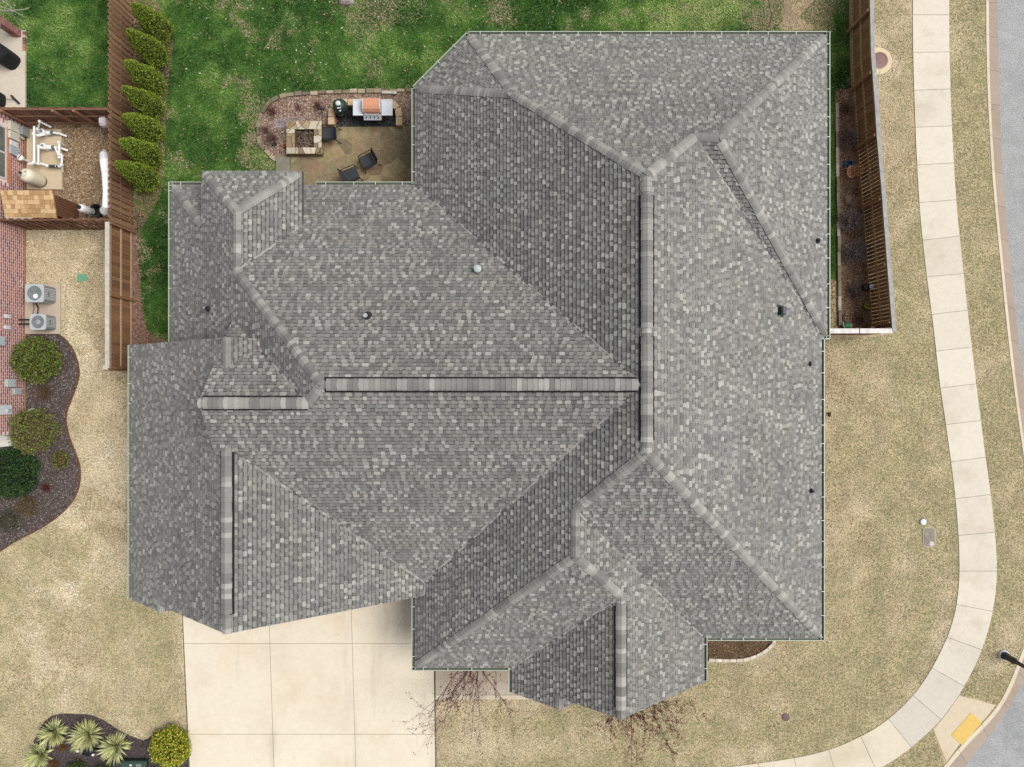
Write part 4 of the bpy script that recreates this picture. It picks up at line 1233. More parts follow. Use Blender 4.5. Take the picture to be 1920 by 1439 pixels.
# left: shadow-box stretch, then the solid stretch with its rails towards the house
fx = at(204.5, 300, 1.8).x
fence('board_fence', [(fx, at(0, 432).y), (fx, at(0, -70).y)], 1.78, 'brown shadow box board fence behind the row of evergreens', style='shadow', pitch=.122, rails=(.2, .95, 1.66), railc=A(150, 116, 90))
fx2 = at(201.5, 550, 1.9).x
fence('board_fence', [(fx2, at(0, 437).y), (fx2, at(0, 692).y), (at(243, 0).x, at(0, 692).y)], 1.86, 'brown board fence with a pale weathered cap beside the garage wing', inside=1, pitch=.147, cap=.17, rails=(.14, .92, 1.7), railc=A(190, 160, 128), cols=[A(150, 112, 78, 1.1), A(136, 100, 70, 1.1), A(160, 120, 86, 1.1), A(126, 92, 64, 1.1)])
fy = at(0, 204, 1.8).y
fence('board_fence', [(-22.5, fy), (fx - .06, fy)], 1.78, 'brown board fence between the neighbour lawn and the gravel pump yard', inside=-1, pitch=.147, rails=(.2, .95, 1.7), cols=[A(124, 90, 70, 1.35), A(110, 80, 62, 1.35), A(136, 100, 78, 1.35)], railc=A(150, 116, 94, 1.3),
      post_at=[(Vector((x, fy - .07, 0)), Vector((0, -1, 0))) for x in (at(58, 0).x, at(149, 0).x, at(186, 0).x)])
fy = at(0, 412, 1.8).y
fence('board_fence', [(-22.5, fy), (fx2 - .08, fy)], 1.78, 'brown board fence between the wooden shed and the dry side yard', inside=1, pitch=.147, style='shadow', rails=(.2, .95, 1.66), cols=[A(124, 90, 72, 1.35), A(112, 82, 64, 1.35), A(136, 102, 80, 1.35)])
rt = [(1633, -60), (1634, 0), (1636, 100), (1642, 180), (1647, 260), (1655, 350), (1661, 430), (1668, 520), (1676, 621)]
rpts = [tuple(at(u, v, 1.85)[:2]) for u, v in rt]
def at_path(y):
    for a, b in zip(rpts, rpts[1:]):
        if b[1] <= y <= a[1]: return a[0] + (b[0] - a[0]) * (y - a[1]) / (b[1] - a[1])
    return rpts[-1][0]
fence('board_fence', rpts, 1.82, 'dark brown board fence with grey cap along the right side garden', inside=-1, pitch=.150, w=.1425, cap=.16, capc=A(176, 176, 172), cols=DARKW, rails=(.1, .22, .95, 1.72), railc=A(176, 148, 108, 1.2),
      post_at=[(Vector((at_path(at(0, v).y) - .1, at(0, v).y, 0)), Vector((-1, 0, 0))) for v in (-48, 62, 172, 282, 395, 510, 612)])
ry = at(0, 621.5, 1.85).y
fence('gate_fence', [(12.12, ry), (at(1610, 0, 1.85).x - .02, ry)], 1.82, 'short board fence with white cap between the right eave and the gate', inside=1, pitch=.15, cap=.19, capc=A(240, 236, 230), cols=DARKW)
fence('garden_gate', [(at(1612, 0, 1.85).x + .02, ry), (rpts[-1][0] - .1, ry)], 1.82, 'board garden gate with white cap at the end of the right fence', inside=1, pitch=.15, cap=.19, capc=A(240, 236, 230), cols=DARKW)

# ------------------------------------------------------------------ plants
def foliage(mb, n, fn, size, cols, rg, up=.3, out=.7):
    for _ in range(n):
        p, nm_ = fn(rg)
        a = Vector((rg.gauss(0, 1), rg.gauss(0, 1), rg.gauss(0, 1)))
        d = (nm_ * out + a * .55 + Vector((0, 0, up))).normalized()
        e = d.cross(Vector((rg.gauss(0, 1), rg.gauss(0, 1), rg.gauss(0, 1)))).normalized()
        s_ = size * rg.uniform(.6, 1.4)
        mb.add([p - e * s_ * .4, p + d * s_ * .5 - e * s_ * .22, p + d * s_, p + d * s_ * .5 + e * s_ * .4], [(0, 1, 2, 3)], rg.choice(cols))
def ball(rg, r_, h, lump, seed, lo=-.35):
    while True:
        z = rg.uniform(lo, 1); a = rg.uniform(0, 6.2832)
        s_ = math.sqrt(max(0, 1 - z * z)); n_ = Vector((math.cos(a) * s_, math.sin(a) * s_, z))
        k = 1 + lump * noise.noise(n_ * 2.6 + Vector((seed * 7.1, 0, 0))) + lump * .6 * noise.noise(n_ * 6 + Vector((seed, 3, 0)))
        k *= rg.uniform(.86, 1.03)
        return Vector((n_.x * r_ * k, n_.y * r_ * k, h * .45 + n_.z * h * .55 * k)), n_
def shrub(name, u, v, zc, r_, h, cols, core, label, n=1800, size=.07, lump=.16, seed=1, cat='shrub', group=None, lo=-.5, twigs=None):
    lump *= 1.5
    c = at(u, v, zc); b = Vector((c.x, c.y, 0))
    t = thing(name, b, label, cat, group)
    rg = random.Random(seed)
    m = MB()
    for i in range(1):
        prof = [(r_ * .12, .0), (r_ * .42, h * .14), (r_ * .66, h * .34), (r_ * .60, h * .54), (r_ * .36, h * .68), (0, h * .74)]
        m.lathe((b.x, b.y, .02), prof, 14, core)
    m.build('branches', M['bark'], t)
    m = MB()
    def fn(rg):
        p, n_ = ball(rg, r_, h, lump, seed, lo); return p + b, n_
    foliage(m, n, fn, size, cols, rg, .05, .12)
    m.build('crown', M['leaf'], t)
    if twigs:
        m = MB()
        for _ in range(twigs[0]):
            p, n_ = ball(rg, r_ * 1.02, h, lump, seed, -.35); p = p + b
            m.tube([p - n_ * .2, p + n_ * rg.uniform(.02, .1)], [.006, .003], 3, rg.choice(twigs[1]), caps=False)
        m.build('twigs', M['bark'], t)
# the row of columnar evergreens
ARB = [A(92, 112, 34, 1.35), A(120, 140, 44, 1.4), A(140, 158, 56, 1.4), A(158, 174, 72, 1.4), A(108, 128, 40, 1.35)]
def arb_mesh(seed, h, r_):
    rg = random.Random(seed)
    m = MB()
    def prof(f): return r_ * (min(1, (f / .12)) ** .5 if f < .12 else 1) * (1 - max(0, f - .25) / .75) ** .62 * (1.0 if f < .25 else 1)
    def fn(rg):
        f = rg.random() ** 1.15; a = rg.uniform(0, 6.2832)
        k = prof(f) * (1 + .22 * noise.noise(Vector((math.cos(a) * 1.8, math.sin(a) * 1.8, f * 6 + seed))) + .10 * noise.noise(Vector((math.cos(a) * 5, math.sin(a) * 5, f * 16 + seed)))) * rg.uniform(.86, 1.04)
        return Vector((math.cos(a) * k, math.sin(a) * k, .06 + f * (h - .1))), Vector((math.cos(a), math.sin(a), .35)).normalized()
    foliage(m, 10000, fn, .048, ARB, rg, .6)
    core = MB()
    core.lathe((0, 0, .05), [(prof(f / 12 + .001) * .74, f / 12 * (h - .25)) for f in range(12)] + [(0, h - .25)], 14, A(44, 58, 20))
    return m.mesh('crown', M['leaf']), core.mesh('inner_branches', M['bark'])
arbs = [arb_mesh(s_, 2.6, .50) for s_ in (1, 2, 3)]
ROW = [((247, 8), (311, 66), 'first columnar evergreen of the fence row, nearest the top edge'), ((238, 57), (304, 113), 'second columnar evergreen from the top along the brown fence'),
       ((235, 115), (296, 166), 'third columnar evergreen from the top along the brown fence'), ((230, 164), (297, 211), 'fourth columnar evergreen, the middle one of the fence row'),
       ((232, 217), (293, 255), 'third columnar evergreen from the bottom of the fence row'), ((225, 264), (292, 300), 'second columnar evergreen from the bottom of the fence row'), ((216, 306), (287, 343), 'bottom columnar evergreen, nearest the house, at the end of the fence row')]
for i, (tip, base, lab) in enumerate(ROW):
    b = at(*base)
    t = thing('evergreen_tree', b, lab, 'evergreen', 'columnar evergreens along the left fence')
    d0 = math.hypot(base[0] - 960, base[1] - 720); d1 = math.hypot(tip[0] - 960, tip[1] - 720)
    h = H * (1 - d0 / d1) + .12
    tp_ = at(*tip, h)
    me, co = arbs[i % 3]
    s_ = h / 2.6
    rz = R.uniform(0, 6.28)
    w_ = R.uniform(.95, 1.06)
    for nm_, mm in (('crown', me), ('inner_branches', co)):
        o = link_mesh(nm_, mm, t, b, rz, (w_, w_, s_))
    m = MB(); m.tube([b, b + Vector((0, 0, .5))], [.06, .05], 8, A(100, 76, 60)); m.build('trunk', M['bark'], t)
    lean = Vector((tp_.x - b.x, tp_.y - b.y, h)); t.rotation_euler = Vector((0, 0, 1)).rotation_difference(lean).to_euler()
# round shrubs of the neighbour's bed
LIME = [A(84, 108, 34, 1.2), A(106, 132, 42, 1.2), A(132, 154, 60, 1.2), A(78, 96, 36, 1.2), A(112, 112, 62, 1.2), A(116, 100, 72)]
shrub('round_shrub', 64, 674, .75, .90, 1.3, LIME, A(70, 76, 34), 'bright lime green round shrub against the brick wall', 6500, .075, seed=1, twigs=(300, [A(130, 106, 84), A(110, 88, 70)]))
shrub('round_shrub', 58, 809, .7, .90, 1.25, [A(104, 124, 40, 1.25), A(124, 140, 56, 1.25), A(138, 150, 70, 1.2), A(132, 114, 84), A(110, 98, 66)], A(92, 82, 54), 'olive and brown round shrub beside the pale porch slab', 5200, .06, seed=2, twigs=(520, [A(150, 122, 96), A(130, 102, 80), A(112, 90, 72)]))
shrub('round_shrub', 22, 889, .6, .98, 1.1, [A(36, 64, 26, 1.2), A(52, 84, 34, 1.25), A(70, 102, 42, 1.2), A(28, 50, 22, 1.2)], A(26, 40, 20), 'large dark green spreading shrub below the porch slab', 6500, .07, seed=3)
shrub('small_shrub', 113, 864, .2, .36, .45, [A(110, 120, 44, 1.2), A(136, 140, 60, 1.2), A(90, 96, 40), A(126, 106, 72)], A(80, 66, 46), 'small olive shrub in the middle of the wood chip bed', 600, .06, seed=4, cat='shrub')
twig_shrub('dry_shrub', at(90, 915), .26, .3, 110, [A(128, 66, 40), A(104, 54, 36), A(84, 46, 34)], 'rust red dry tuft in the wood chip bed', seed=11)
shrub('small_shrub', 51, 951, .2, .42, .45, [A(118, 100, 74), A(104, 88, 64), A(130, 120, 60), A(96, 80, 62)], A(86, 70, 54), 'brownish small shrub near the lower curve of the bed', 700, .05, seed=5, twigs=(200, [A(140, 116, 92), A(116, 94, 76)]))
shrub('small_shrub', 14, 978, .25, .50, .5, [A(86, 92, 66), A(104, 106, 78), A(72, 78, 56), A(116, 110, 90)], A(66, 62, 48), 'grey green low shrub at the left end of the bed', 900, .05, seed=6)
twig_shrub('dry_shrub', at(86, 737), .5, .35, 150, [A(126, 102, 82), A(104, 84, 68), A(146, 110, 80), A(84, 70, 58)], 'flat brown dry shrub just below the lime green one', seed=12)
# front bed: yuccas and the golden shrub
def yucca(u, v, r_, label, seed):
    b = at(u, v); t = thing('yucca', b, label, 'yucca', 'yuccas in the front mulch bed')
    rg = random.Random(seed); g1, g2 = MB(), MB()
    for i in range(150):
        a = rg.uniform(0, 6.2832); e = rg.uniform(.05, 1.25); L = r_ * rg.uniform(.8, 1.12) / max(math.cos(e), .5) * (.75 if e > 1 else 1)
        L = min(L, r_ * 1.5)
        d = Vector((math.cos(a) * math.cos(e), math.sin(a) * math.cos(e), math.sin(e)))
        s_ = Vector((-math.sin(a), math.cos(a), 0)); w = .026 * rg.uniform(.8, 1.2)
        p0 = b + d * .05 + Vector((0, 0, .06)); p1 = p0 + d * L * .55; p2 = p0 + d * L - Vector((0, 0, L * .12))
        cc = rg.choice([A(104, 124, 82, 1.1), A(84, 106, 70, 1.1), A(124, 138, 92, 1.1)]); ce = rg.choice([A(214, 212, 148, 1.25), A(226, 224, 170, 1.25), A(200, 202, 130, 1.25)])
        g1.add([p0 - s_ * w * .5, p1 - s_ * w * .5, p2, p1 + s_ * w * .5, p0 + s_ * w * .5], [(0, 1, 3, 4), (1, 2, 3)], cc if rg.random() < .6 else ce)
        up = Vector((0, 0, .003))
        for q in (-1, 1):
            g1.add([p0 + s_ * q * w * .5 + up, p1 + s_ * q * w * .5 + up, p2 + up, p1 + s_ * q * w * 1.1 + up, p0 + s_ * q * w * .8 + up], [(0, 1, 3, 4), (1, 2, 3)], ce)
    g1.build('rosette', M['leaf'], t)
    m = MB(); m.lathe((b.x, b.y, 0), [(.09, 0), (.07, .16), (0, .18)], 8, A(90, 80, 56)); m.build('stem', M['bark'], t)
yucca(107, 1370, .56, 'striped yucca at the upper left of the front bed', 1)
yucca(168, 1374, .64, 'largest striped yucca, in the middle of the front bed', 2)
yucca(222, 1397, .60, 'striped yucca nearest the green utility box', 3)
yucca(80, 1412, .52, 'striped yucca at the lower left edge of the front bed', 4)
GOLD = [A(110, 126, 24, 1.25), A(146, 156, 36, 1.3), A(190, 186, 56, 1.3), A(84, 104, 24, 1.2), A(216, 204, 76, 1.25)]
shrub('golden_shrub', 319, 1403, .5, .76, .95, GOLD, A(60, 66, 20), 'golden green round shrub at the driveway edge', 5600, .065, seed=7, lump=.2)
DK = [A(40, 66, 18, 1.2), A(60, 88, 24, 1.2), A(84, 110, 36, 1.2)]
shrub('small_shrub', 143, 1453, .3, .48, .6, DK, A(34, 46, 18), 'dark green clipped shrub left of its twin at the bottom edge', 1200, .06, seed=8)
shrub('small_shrub', 193, 1457, .3, .46, .6, DK, A(34, 46, 18), 'dark green clipped shrub beside the green utility box', 1200, .06, seed=9)
twig_shrub('dry_tuft', at(118, 1400), .28, .22, 120, [A(132, 92, 56), A(110, 78, 50), A(150, 108, 68)], 'rust brown dry tuft between the yuccas', 'dry plant', seed=21)
twig_shrub('dry_tuft', at(104, 1432), .3, .24, 120, [A(132, 92, 56), A(110, 78, 50), A(150, 108, 68)], 'rust brown dry tuft at the bottom edge of the front bed', 'dry plant', seed=22)
# shrubs of the right garden
DG = [A(134, 122, 118, 1.3), A(156, 144, 138, 1.3), A(114, 102, 100, 1.3), A(176, 164, 156, 1.3), A(100, 88, 86, 1.3)]
BR = [A(150, 116, 96), A(128, 98, 80), A(172, 136, 112)]
twig_shrub('dry_shrub', at(1584, 205), .4, .5, 160, BR, 'brown dry shrub at the top of the right garden bed', seed=31)
twig_shrub('dry_shrub', at(1586, 262), .5, .6, 320, DG, 'dark grey twiggy shrub above the blue box', seed=32)
twig_shrub('dry_shrub', at(1588, 418), .66, .8, 460, DG, 'largest dark grey twiggy shrub by the right fence', seed=33)
twig_shrub('dry_shrub', at(1597, 475), .66, .8, 460, DG, 'grey twiggy shrub just below the largest one by the right fence', seed=34)
twig_shrub('dry_shrub', at(1600, 548), .46, .45, 260, DG + BR, 'dark low twiggy shrub beside the white solar light', seed=35)
twig_shrub('dry_shrub', at(1609, 598), .4, .3, 130, BR, 'low brown dry tuft near the garden gate', seed=36)
twig_shrub('dry_shrub', at(1554, 778), .16, .14, 50, [A(90, 66, 56), A(110, 84, 70)], 'tiny dark tuft beside the right eave', seed=37)

# small trees without leaves
def bare_tree(name, b, limbs, cols, label, cat='tree', buds=None, rad=.05, seed=1, twig=(5, .5)):
    t = thing(name, b, label, cat)
    rg = random.Random(seed); m = MB(); bl = MB()
    fork = b + Vector((0, 0, .55))
    m.tube([b, b + Vector((0.01, 0, .3)), fork], [rad * 1.3, rad * 1.1, rad], 9, cols[0])
    m.build('trunk', M['bark'], t)
    m = MB()
    def grow(p, d, L, r_, lv):
        q = [p]; dd = d.copy()
        k = 5 if lv < 2 else 3
        for i in range(k):
            dd = (dd + Vector((rg.gauss(0, .13), rg.gauss(0, .13), rg.gauss(0, .08)))).normalized()
            q.append(q[-1] + dd * L / k)
        m.tube(q, [r_ * (1 - .75 * i / k) for i in range(k + 1)], 5 if lv < 2 else 3, rg.choice(cols), caps=False)
        if lv < 3:
            for i in range(1, k + 1):
                for _ in range(twig[0] if lv == 1 else 2):
                    if rg.random() < .62:
                        o = Vector((rg.gauss(0, .6), rg.gauss(0, .6), rg.gauss(0, .35)))
                        grow(q[i], (dd + o).normalized(), L * rg.uniform(.22, .5) * (twig[1] * 2 if lv == 1 else 1), max(r_ * .42, .0045), lv + 1)
        if buds and lv >= 2:
            for p_ in q[1:]:
                if rg.random() < buds[1]:
                    for _ in range(rg.choice((2, 3, 5))):
                        c = p_ + Vector((rg.gauss(0, .03), rg.gauss(0, .03), rg.gauss(0, .03))); s_ = rg.uniform(.015, .032)
                        e = Vector((rg.gauss(0, 1), rg.gauss(0, 1), rg.gauss(0, 1))).normalized() * s_; f = e.orthogonal().normalized() * s_
                        bl.add([c - e, c + f, c + e, c - f], [(0, 1, 2, 3)], rg.choice(buds[0]))
    for tip in limbs:
        d = Vector(tip) - fork; L = d.length
        grow(fork, (d.normalized() + Vector((0, 0, .12))).normalized(), L * .92, rad * .62, 1)
    m.build('branches', M['bark'], t)
    if bl.v: bl.build('buds', M['leaf'], t, kind='stuff')
BK = [A(96, 74, 74), A(122, 94, 94), A(84, 64, 68), A(136, 106, 104)]
BUD = [A(146, 56, 72), A(122, 44, 58), A(164, 80, 94), A(130, 62, 64)]
b1 = Vector((-1.45, -11.15, 0))
bare_tree('redbud_tree', b1, [at(786, 1340, 1.9), at(800, 1300, 2.0), at(842, 1376, 2.2), at(868, 1335, 2.3), at(884, 1372, 2.1), at(912, 1378, 2.2), at(932, 1355, 2.0), at(850, 1318, 2.4)], BK, 'bare young tree with dark red buds beside the front walk', buds=(BUD, .4), rad=.036, seed=4, twig=(4, .5))
b2 = Vector((5.0, -12.3, 0))
bare_tree('redbud_tree', b2, [at(1113, 1395, 2.3), at(1132, 1372, 2.5), at(1156, 1418, 2.3), at(1178, 1400, 2.4), at(1204, 1392, 2.5), at(1234, 1385, 2.4), at(1262, 1376, 2.3), at(1283, 1350, 2.2)], [A(96, 70, 70), A(110, 80, 78), A(84, 58, 60)], 'bare young tree with dark red buds below the right front gable', buds=(BUD, .75), rad=.036, seed=8, twig=(4, .5))
b3 = at(2, 60)
bare_tree('birch_tree', Vector((b3.x - .2, b3.y + .8, 0)), [at(34, -8, 2.8), at(46, 30, 2.2), at(74, 20, 2.3), at(28, 34, 1.9), at(-10, 5, 2.6), at(8, -5, 2.6)], [A(216, 212, 204), A(196, 192, 184), A(176, 172, 160)], 'pale bare tree in the top left corner', buds=([A(190, 184, 130), A(206, 198, 150)], .12), rad=.06, seed=5, twig=(2, .4))
# ------------------------------------------------------------------ neighbour's brick house
NX = at(47.5, 0).x
nh = thing('brick_house', (NX - 3, at(0, 520).y, 0), 'red brick house wall along the left edge of the picture', 'house')
y0, y1 = at(0, 813).y, at(0, 232).y
m = MB(); m.box((NX - 3, y0, 0), (NX - .008, y1, 3.0), A(240, 226, 218, 1.2))
m.build('wall', M['mortar'], nh)
BRC = [A(192, 130, 120, 0.98), A(174, 118, 112, 0.98), A(156, 108, 108, 0.98), A(200, 142, 128, 0.98), A(184, 144, 138, 0.98), A(134, 100, 108, 0.98), A(210, 160, 144, 0.98), A(222, 194, 180, 0.98)]
rg = random.Random(9)
bm_ = []
for c in BRC:
    m = MB(); m.box((-.012, -.113, -.042), (.0, .113, .042), c); bm_.append(m.mesh('brick', M['brick']))
wy0, wy1, wz0 = at(0, 338, 1.15).y, at(0, 240, 1.15).y, 1.12
cnt = 0; big = MB()
cand = []
for rw in range(24):
    z = .11 + rw * .118
    k = 0
    y = y0 + (.0 if rw % 2 else -.125)
    while y < y1 - .1:
        yc = y + .125
        y += .25
        if yc - .118 < y0 or yc + .118 > y1: continue
        if z > wz0 - .30 and wy0 - .2 < yc < wy1 + .25: continue
        cand.append((z, yc))
# those nearest the camera's view centre show largest; the eye reads bands of one colour
vis = [(z, yc) for z, yc in cand if z < 1.6]
step = max(1, len(vis) // 290)
vis.sort(key=lambda q: (q[0] > 1.0, abs(q[1] - at(0, 600).y)))
first = set(vis[:292])
for z, yc in cand:
    ci = min(len(BRC) - 1, int(abs(rg.gauss(0, 2.2))))
    if (z, yc) in first: link_mesh('brick', bm_[ci], nh, (NX + .0, yc, z))
    else: big.box((NX - .012, yc - .113, z - .042), (NX, yc + .113, z + .042), jit(BRC[ci], .05, rg))
big.build('brick_courses', M['brick'], nh, kind='stuff')
m = MB(); m.box((NX - .03, y0, 0), (NX + .04, y1, .06), A(170, 130, 96)); m.build('foundation_ledge', M['concrete'], nh)
# window with frame, panes and a soldier course below
m = MB()
for a, b in (((wy0, wz0), (wy1, wz0 + .07)), ((wy0, wz0 + .07), (wy0 + .07, 2.4)), ((wy1 - .07, wz0 + .07), (wy1, 2.4)), (((wy0 + wy1) / 2 - .04, wz0 + .07), ((wy0 + wy1) / 2 + .04, 2.4))):
    m.box((NX - .05, a[0], a[1]), (NX + .015, b[0], b[1]), A(232, 224, 212))
wf = m.build('window', M['trim'], nh)
for a, b in ((wy0 + .07, (wy0 + wy1) / 2 - .04), ((wy0 + wy1) / 2 + .04, wy1 - .07)):
    m = MB(); m.box((NX - .04, a, wz0 + .07), (NX - .006, b, 2.4), A(112, 120, 116)); m.build('pane', M['glass'], wf)
m = MB()
k = int((wy1 - wy0 + .2) / .085)
for i in range(k):
    y = wy0 - .1 + i * .085
    m.box((NX - .012, y + .005, wz0 - .24), (NX + .03, y + .08, wz0 - .012), jit(A(204, 142, 108, 1.3), .1, rg))
m.build('soldier_course', M['brick'], nh, kind='stuff')
# porch slab and sill at the lower end of the wall
m = MB(); m.prism(xy([(-60, 815), (30, 817), (30, 836), (-60, 846)]), 0, .28, A(244, 238, 228)); m.build('porch_slab', M['concrete'], nh)
m = MB(); m.box((NX - 1.6, at(0, 816).y, 0), (NX - .2, at(0, 813.6).y, .34), A(150, 148, 146)); m.build('threshold', M['concrete'], nh)
# boxes on the wall
def wall_box(u0, u1, v0, v1, dp, cc, name, label, cat, lid=None, par=None):
    X = NX + dp
    zt, zb = H + X * F / (960 - u0) , H + X * F / (960 - u1)
    zt, zb = H - (-X) * F / (960 - u0), H - (-X) * F / (960 - u1)
    zt, zb = max(zt, zb), min(zt, zb)
    zm = (zt + zb) / 2
    ya, yb = at(0, v1, zm).y, at(0, v0, zm).y
    t = thing(name, (NX, (ya + yb) / 2, zb), label, cat)
    m = MB(); m.box((NX + .001, ya, zb), (X - .02, yb, zt), mul(cc, .85)); m.build('case', M['metal'], t)
    m = MB(); m.box((X - .02, ya - .008, zb - .008), (X, yb + .008, zt + .008), cc); d_ = m.build('cover', M['metal'], t)
    m = MB(); m.box((X, (ya + yb) / 2 - .015, zb + .03), (X + .012, (ya + yb) / 2 + .015, zb + .07), A(90, 90, 90)); m.build('latch', M['metal'], d_)
    return t
CR = A(232, 228, 206)
wall_box(20, 36, 231, 247, .14, CR, 'control_box', 'cream control box on the brick wall, topmost of the pump boxes', 'electrical box')
wall_box(20, 37, 249, 263, .14, CR, 'control_box', 'cream control box on the brick wall, second from the top', 'electrical box')
wall_box(21, 34, 266, 275, .10, A(240, 242, 242), 'control_box', 'small white box below the two cream control boxes', 'electrical box')
wall_box(21, 37, 277, 292, .12, A(186, 198, 206), 'control_box', 'blue grey box, lowest of the pump control boxes', 'electrical box')
wall_box(43, 54, 240, 255, .3, A(160, 166, 170), 'control_box', 'grey box low beside the pump pad', 'electrical box')
wall_box(37, 46, 253, 261, .09, A(224, 220, 200), 'control_box', 'tiny cream box beside the cream control boxes', 'electrical box')
wall_box(11, 21, 591, 597, .08, A(244, 246, 248), 'disconnect_box', 'small white outlet box above the lower air conditioner lines', 'electrical box')
wall_box(11, 21, 612, 618, .08, A(244, 246, 248), 'disconnect_box', 'small white outlet box below its twin on the brick', 'electrical box')
wall_box(-4, 10, 632, 648, .12, A(206, 214, 218), 'utility_box', 'pale grey utility box beside the lime green shrub', 'electrical box')
wall_box(15, 30, 712, 726, .14, A(206, 216, 212), 'utility_box', 'pale grey meter box below the lime green shrub', 'electrical box')
wall_box(28, 41, 729, 740, .12, A(196, 206, 206), 'utility_box', 'small grey box, lowest of the boxes below the shrub', 'electrical box')
t = wall_box(-8, 22, 761, 778, .14, A(232, 238, 244), 'electric_meter', 'white electric meter box with bent conduit above the olive shrub', 'electric meter')
m = MB(); m.tube([(NX + .1, at(0, 775).y, .55), (NX + .14, at(0, 775).y + .02, .3), (NX + .3, at(0, 768).y, .06), (NX + .42, at(0, 767).y, .0)], .045, 10, A(226, 228, 226)); m.build('conduit', M['plastic'], t)
m = MB(); m.tube([(NX + .12, at(0, 769).y, 1.25), (NX + .2, at(0, 769).y, 1.25)], .08, 14, A(200, 206, 210)); m.build('dial', M['glass'], t)
m = MB(); q = Vector((NX + .05, at(0, 534).y, .35)); m.tube([q + Vector((.03 + .05 * math.cos(a), .16 * math.sin(a), .14 * math.cos(a))) for a in [i * .45 for i in range(12)]], .016, 6, A(236, 230, 226)); m.build('hose_loop', M['plastic'], org=q, label='white hose loop hanging on the brick wall', cat='hose')

# air conditioners on their pad
m = MB(); m.prism(xy([(47, 533), (113, 533), (113, 627), (47, 627)], .08), 0, .08, A(206, 190, 170)); m.build('equipment_pad', M['concrete'], kind='structure')
def ac(u0, u1, v0, v1, h, label, fan):
    a, b = at(u0, v1, h), at(u1, v0, h)
    c = Vector(((a.x + b.x) / 2, (a.y + b.y) / 2, .08)); w, d = (b.x - a.x) / 2, (b.y - a.y) / 2
    t = thing('air_conditioner', c, label, 'air conditioner', 'air conditioners on the pad by the brick house')
    def rr(w, d, r_, n=5):
        o = []
        for k, (sx, sy) in enumerate(((1, 1), (-1, 1), (-1, -1), (1, -1))):
            for i in range(n):
                an = k * math.pi / 2 + i * math.pi / 2 / (n - 1)
                o.append((c.x + sx * (w - r_) + math.cos(an) * r_, c.y + sy * (d - r_) + math.sin(an) * r_))
        return o
    m = MB(); m.prism(rr(w - .025, d - .025, .12), .08, h - .05, A(124, 128, 131, 1.3)); m.build('body', M['metal'], t)
    for k in range(7):          # louvre panels on the sides
        y = c.y - d + .13 + (2 * d - .26) * k / 7
        m = MB(); m.box((c.x + w - .028, y + .012, .14), (c.x + w - .008, y + (2 * d - .26) / 7 - .012, h - .1), A(164, 168, 172, 1.5)); m.build('louvre_panel', M['metal'], t)
    for k in range(7):
        x = c.x - w + .13 + (2 * w - .26) * k / 7
        m = MB(); m.box((x + .012, c.y - d + .008, .14), (x + (2 * w - .26) / 7 - .012, c.y - d + .028, h - .1), A(164, 168, 172, 1.4)); m.build('louvre_panel', M['metal'], t)
    r_ = min(w, d) * .80
    out = rr(w, d, .11, 9); n = len(out)
    an0 = math.atan2(out[0][1] - c.y, out[0][0] - c.x)
    an = [an0 + 2 * math.pi * i / n for i in range(n)]
    inn = [(c.x + math.cos(a_) * r_, c.y + math.sin(a_) * r_) for a_ in an]
    m = MB(); TOP = A(198, 206, 208)
    m.add([(x, y, h) for x, y in out] + [(x, y, h) for x, y in inn], [(i, (i + 1) % n, n + (i + 1) % n, n + i) for i in range(n)], TOP)
    m.add([(x, y, h) for x, y in out] + [(x, y, h - .055) for x, y in out], [(i, n + i, n + (i + 1) % n, (i + 1) % n) for i in range(n)], TOP)
    m.add([(x, y, h) for x, y in inn] + [((x - c.x) * .97 + c.x, (y - c.y) * .97 + c.y, h - .046) for x, y in inn], [(i, (i + 1) % n, n + (i + 1) % n, n + i) for i in range(n)], A(150, 158, 160))
    tp_ = m.build('top_cover', M['metal'], t)
    m = MB(); m.lathe((c.x, c.y, h - .048), [(r_ * .965, 0), (r_ * .90, .001), (0, .0015)], 28, A(138, 146, 148)); m.build('fan_well', M['metal'], t)
    m = MB(); m.lathe((c.x + fan[0], c.y + fan[1], h - .046), [(.1, 0), (.1, .02), (.05, .032), (0, .034)], 16, fan[2])
    f_ = m.build('fan', M['metal'], t)
    for k in range(3):
        an_ = k * 2.094 + .5
        p = Vector((c.x, c.y, h - .042)); d1 = Vector((math.cos(an_), math.sin(an_), 0)); d2 = Vector((-d1.y, d1.x, 0))
        m = MB(); m.add([p + d1 * .06, p + d1 * r_ * .86 - d2 * .05, p + d1 * r_ * .86 + d2 * .12, p + d1 * .06 + d2 * .06 + Vector((0, 0, .006))], [(0, 1, 2, 3)], A(126, 134, 136)); m.build('fan_blade', M['metal'], f_)
    m = MB()
    for k in range(1, 9): m.tube([(c.x + math.cos(a_) * r_ * k / 8.5, c.y + math.sin(a_) * r_ * k / 8.5, h + .002) for a_ in [i * math.pi / 12 for i in range(25)]], .0022, 3, A(150, 156, 158), caps=False)
    m.build('fan_guard', M['metal'], t)
    m = MB(); m.box((c.x + w - .01, c.y - .1, h * .62), (c.x + w + .004, c.y + .1, h * .66), A(84, 88, 92)); m.build('badge', M['plastic'], t)
ac(47, 82, 533.5, 567.5, .90, 'larger air conditioner, upper one on the concrete pad', (.02, -.12, A(250, 250, 250, 1.3)))
ac(55.5, 86, 589.5, 619.5, .78, 'smaller air conditioner, lower one on the concrete pad', (0, 0, A(186, 194, 194)))
m = MB(); m.tube([at(66, 568, .25), at(72, 578, .12), at(70, 590, .12), at(64, 594, .25)], .03, 8, A(46, 42, 40))
m.tube([at(62, 568, .2), at(64, 580, .1), at(60, 592, .2)], .016, 8, A(120, 116, 110))
m.build('coolant_line', M['plastic'], org=at(68, 580), label='black pipe looping between the two air conditioners', cat='pipe')
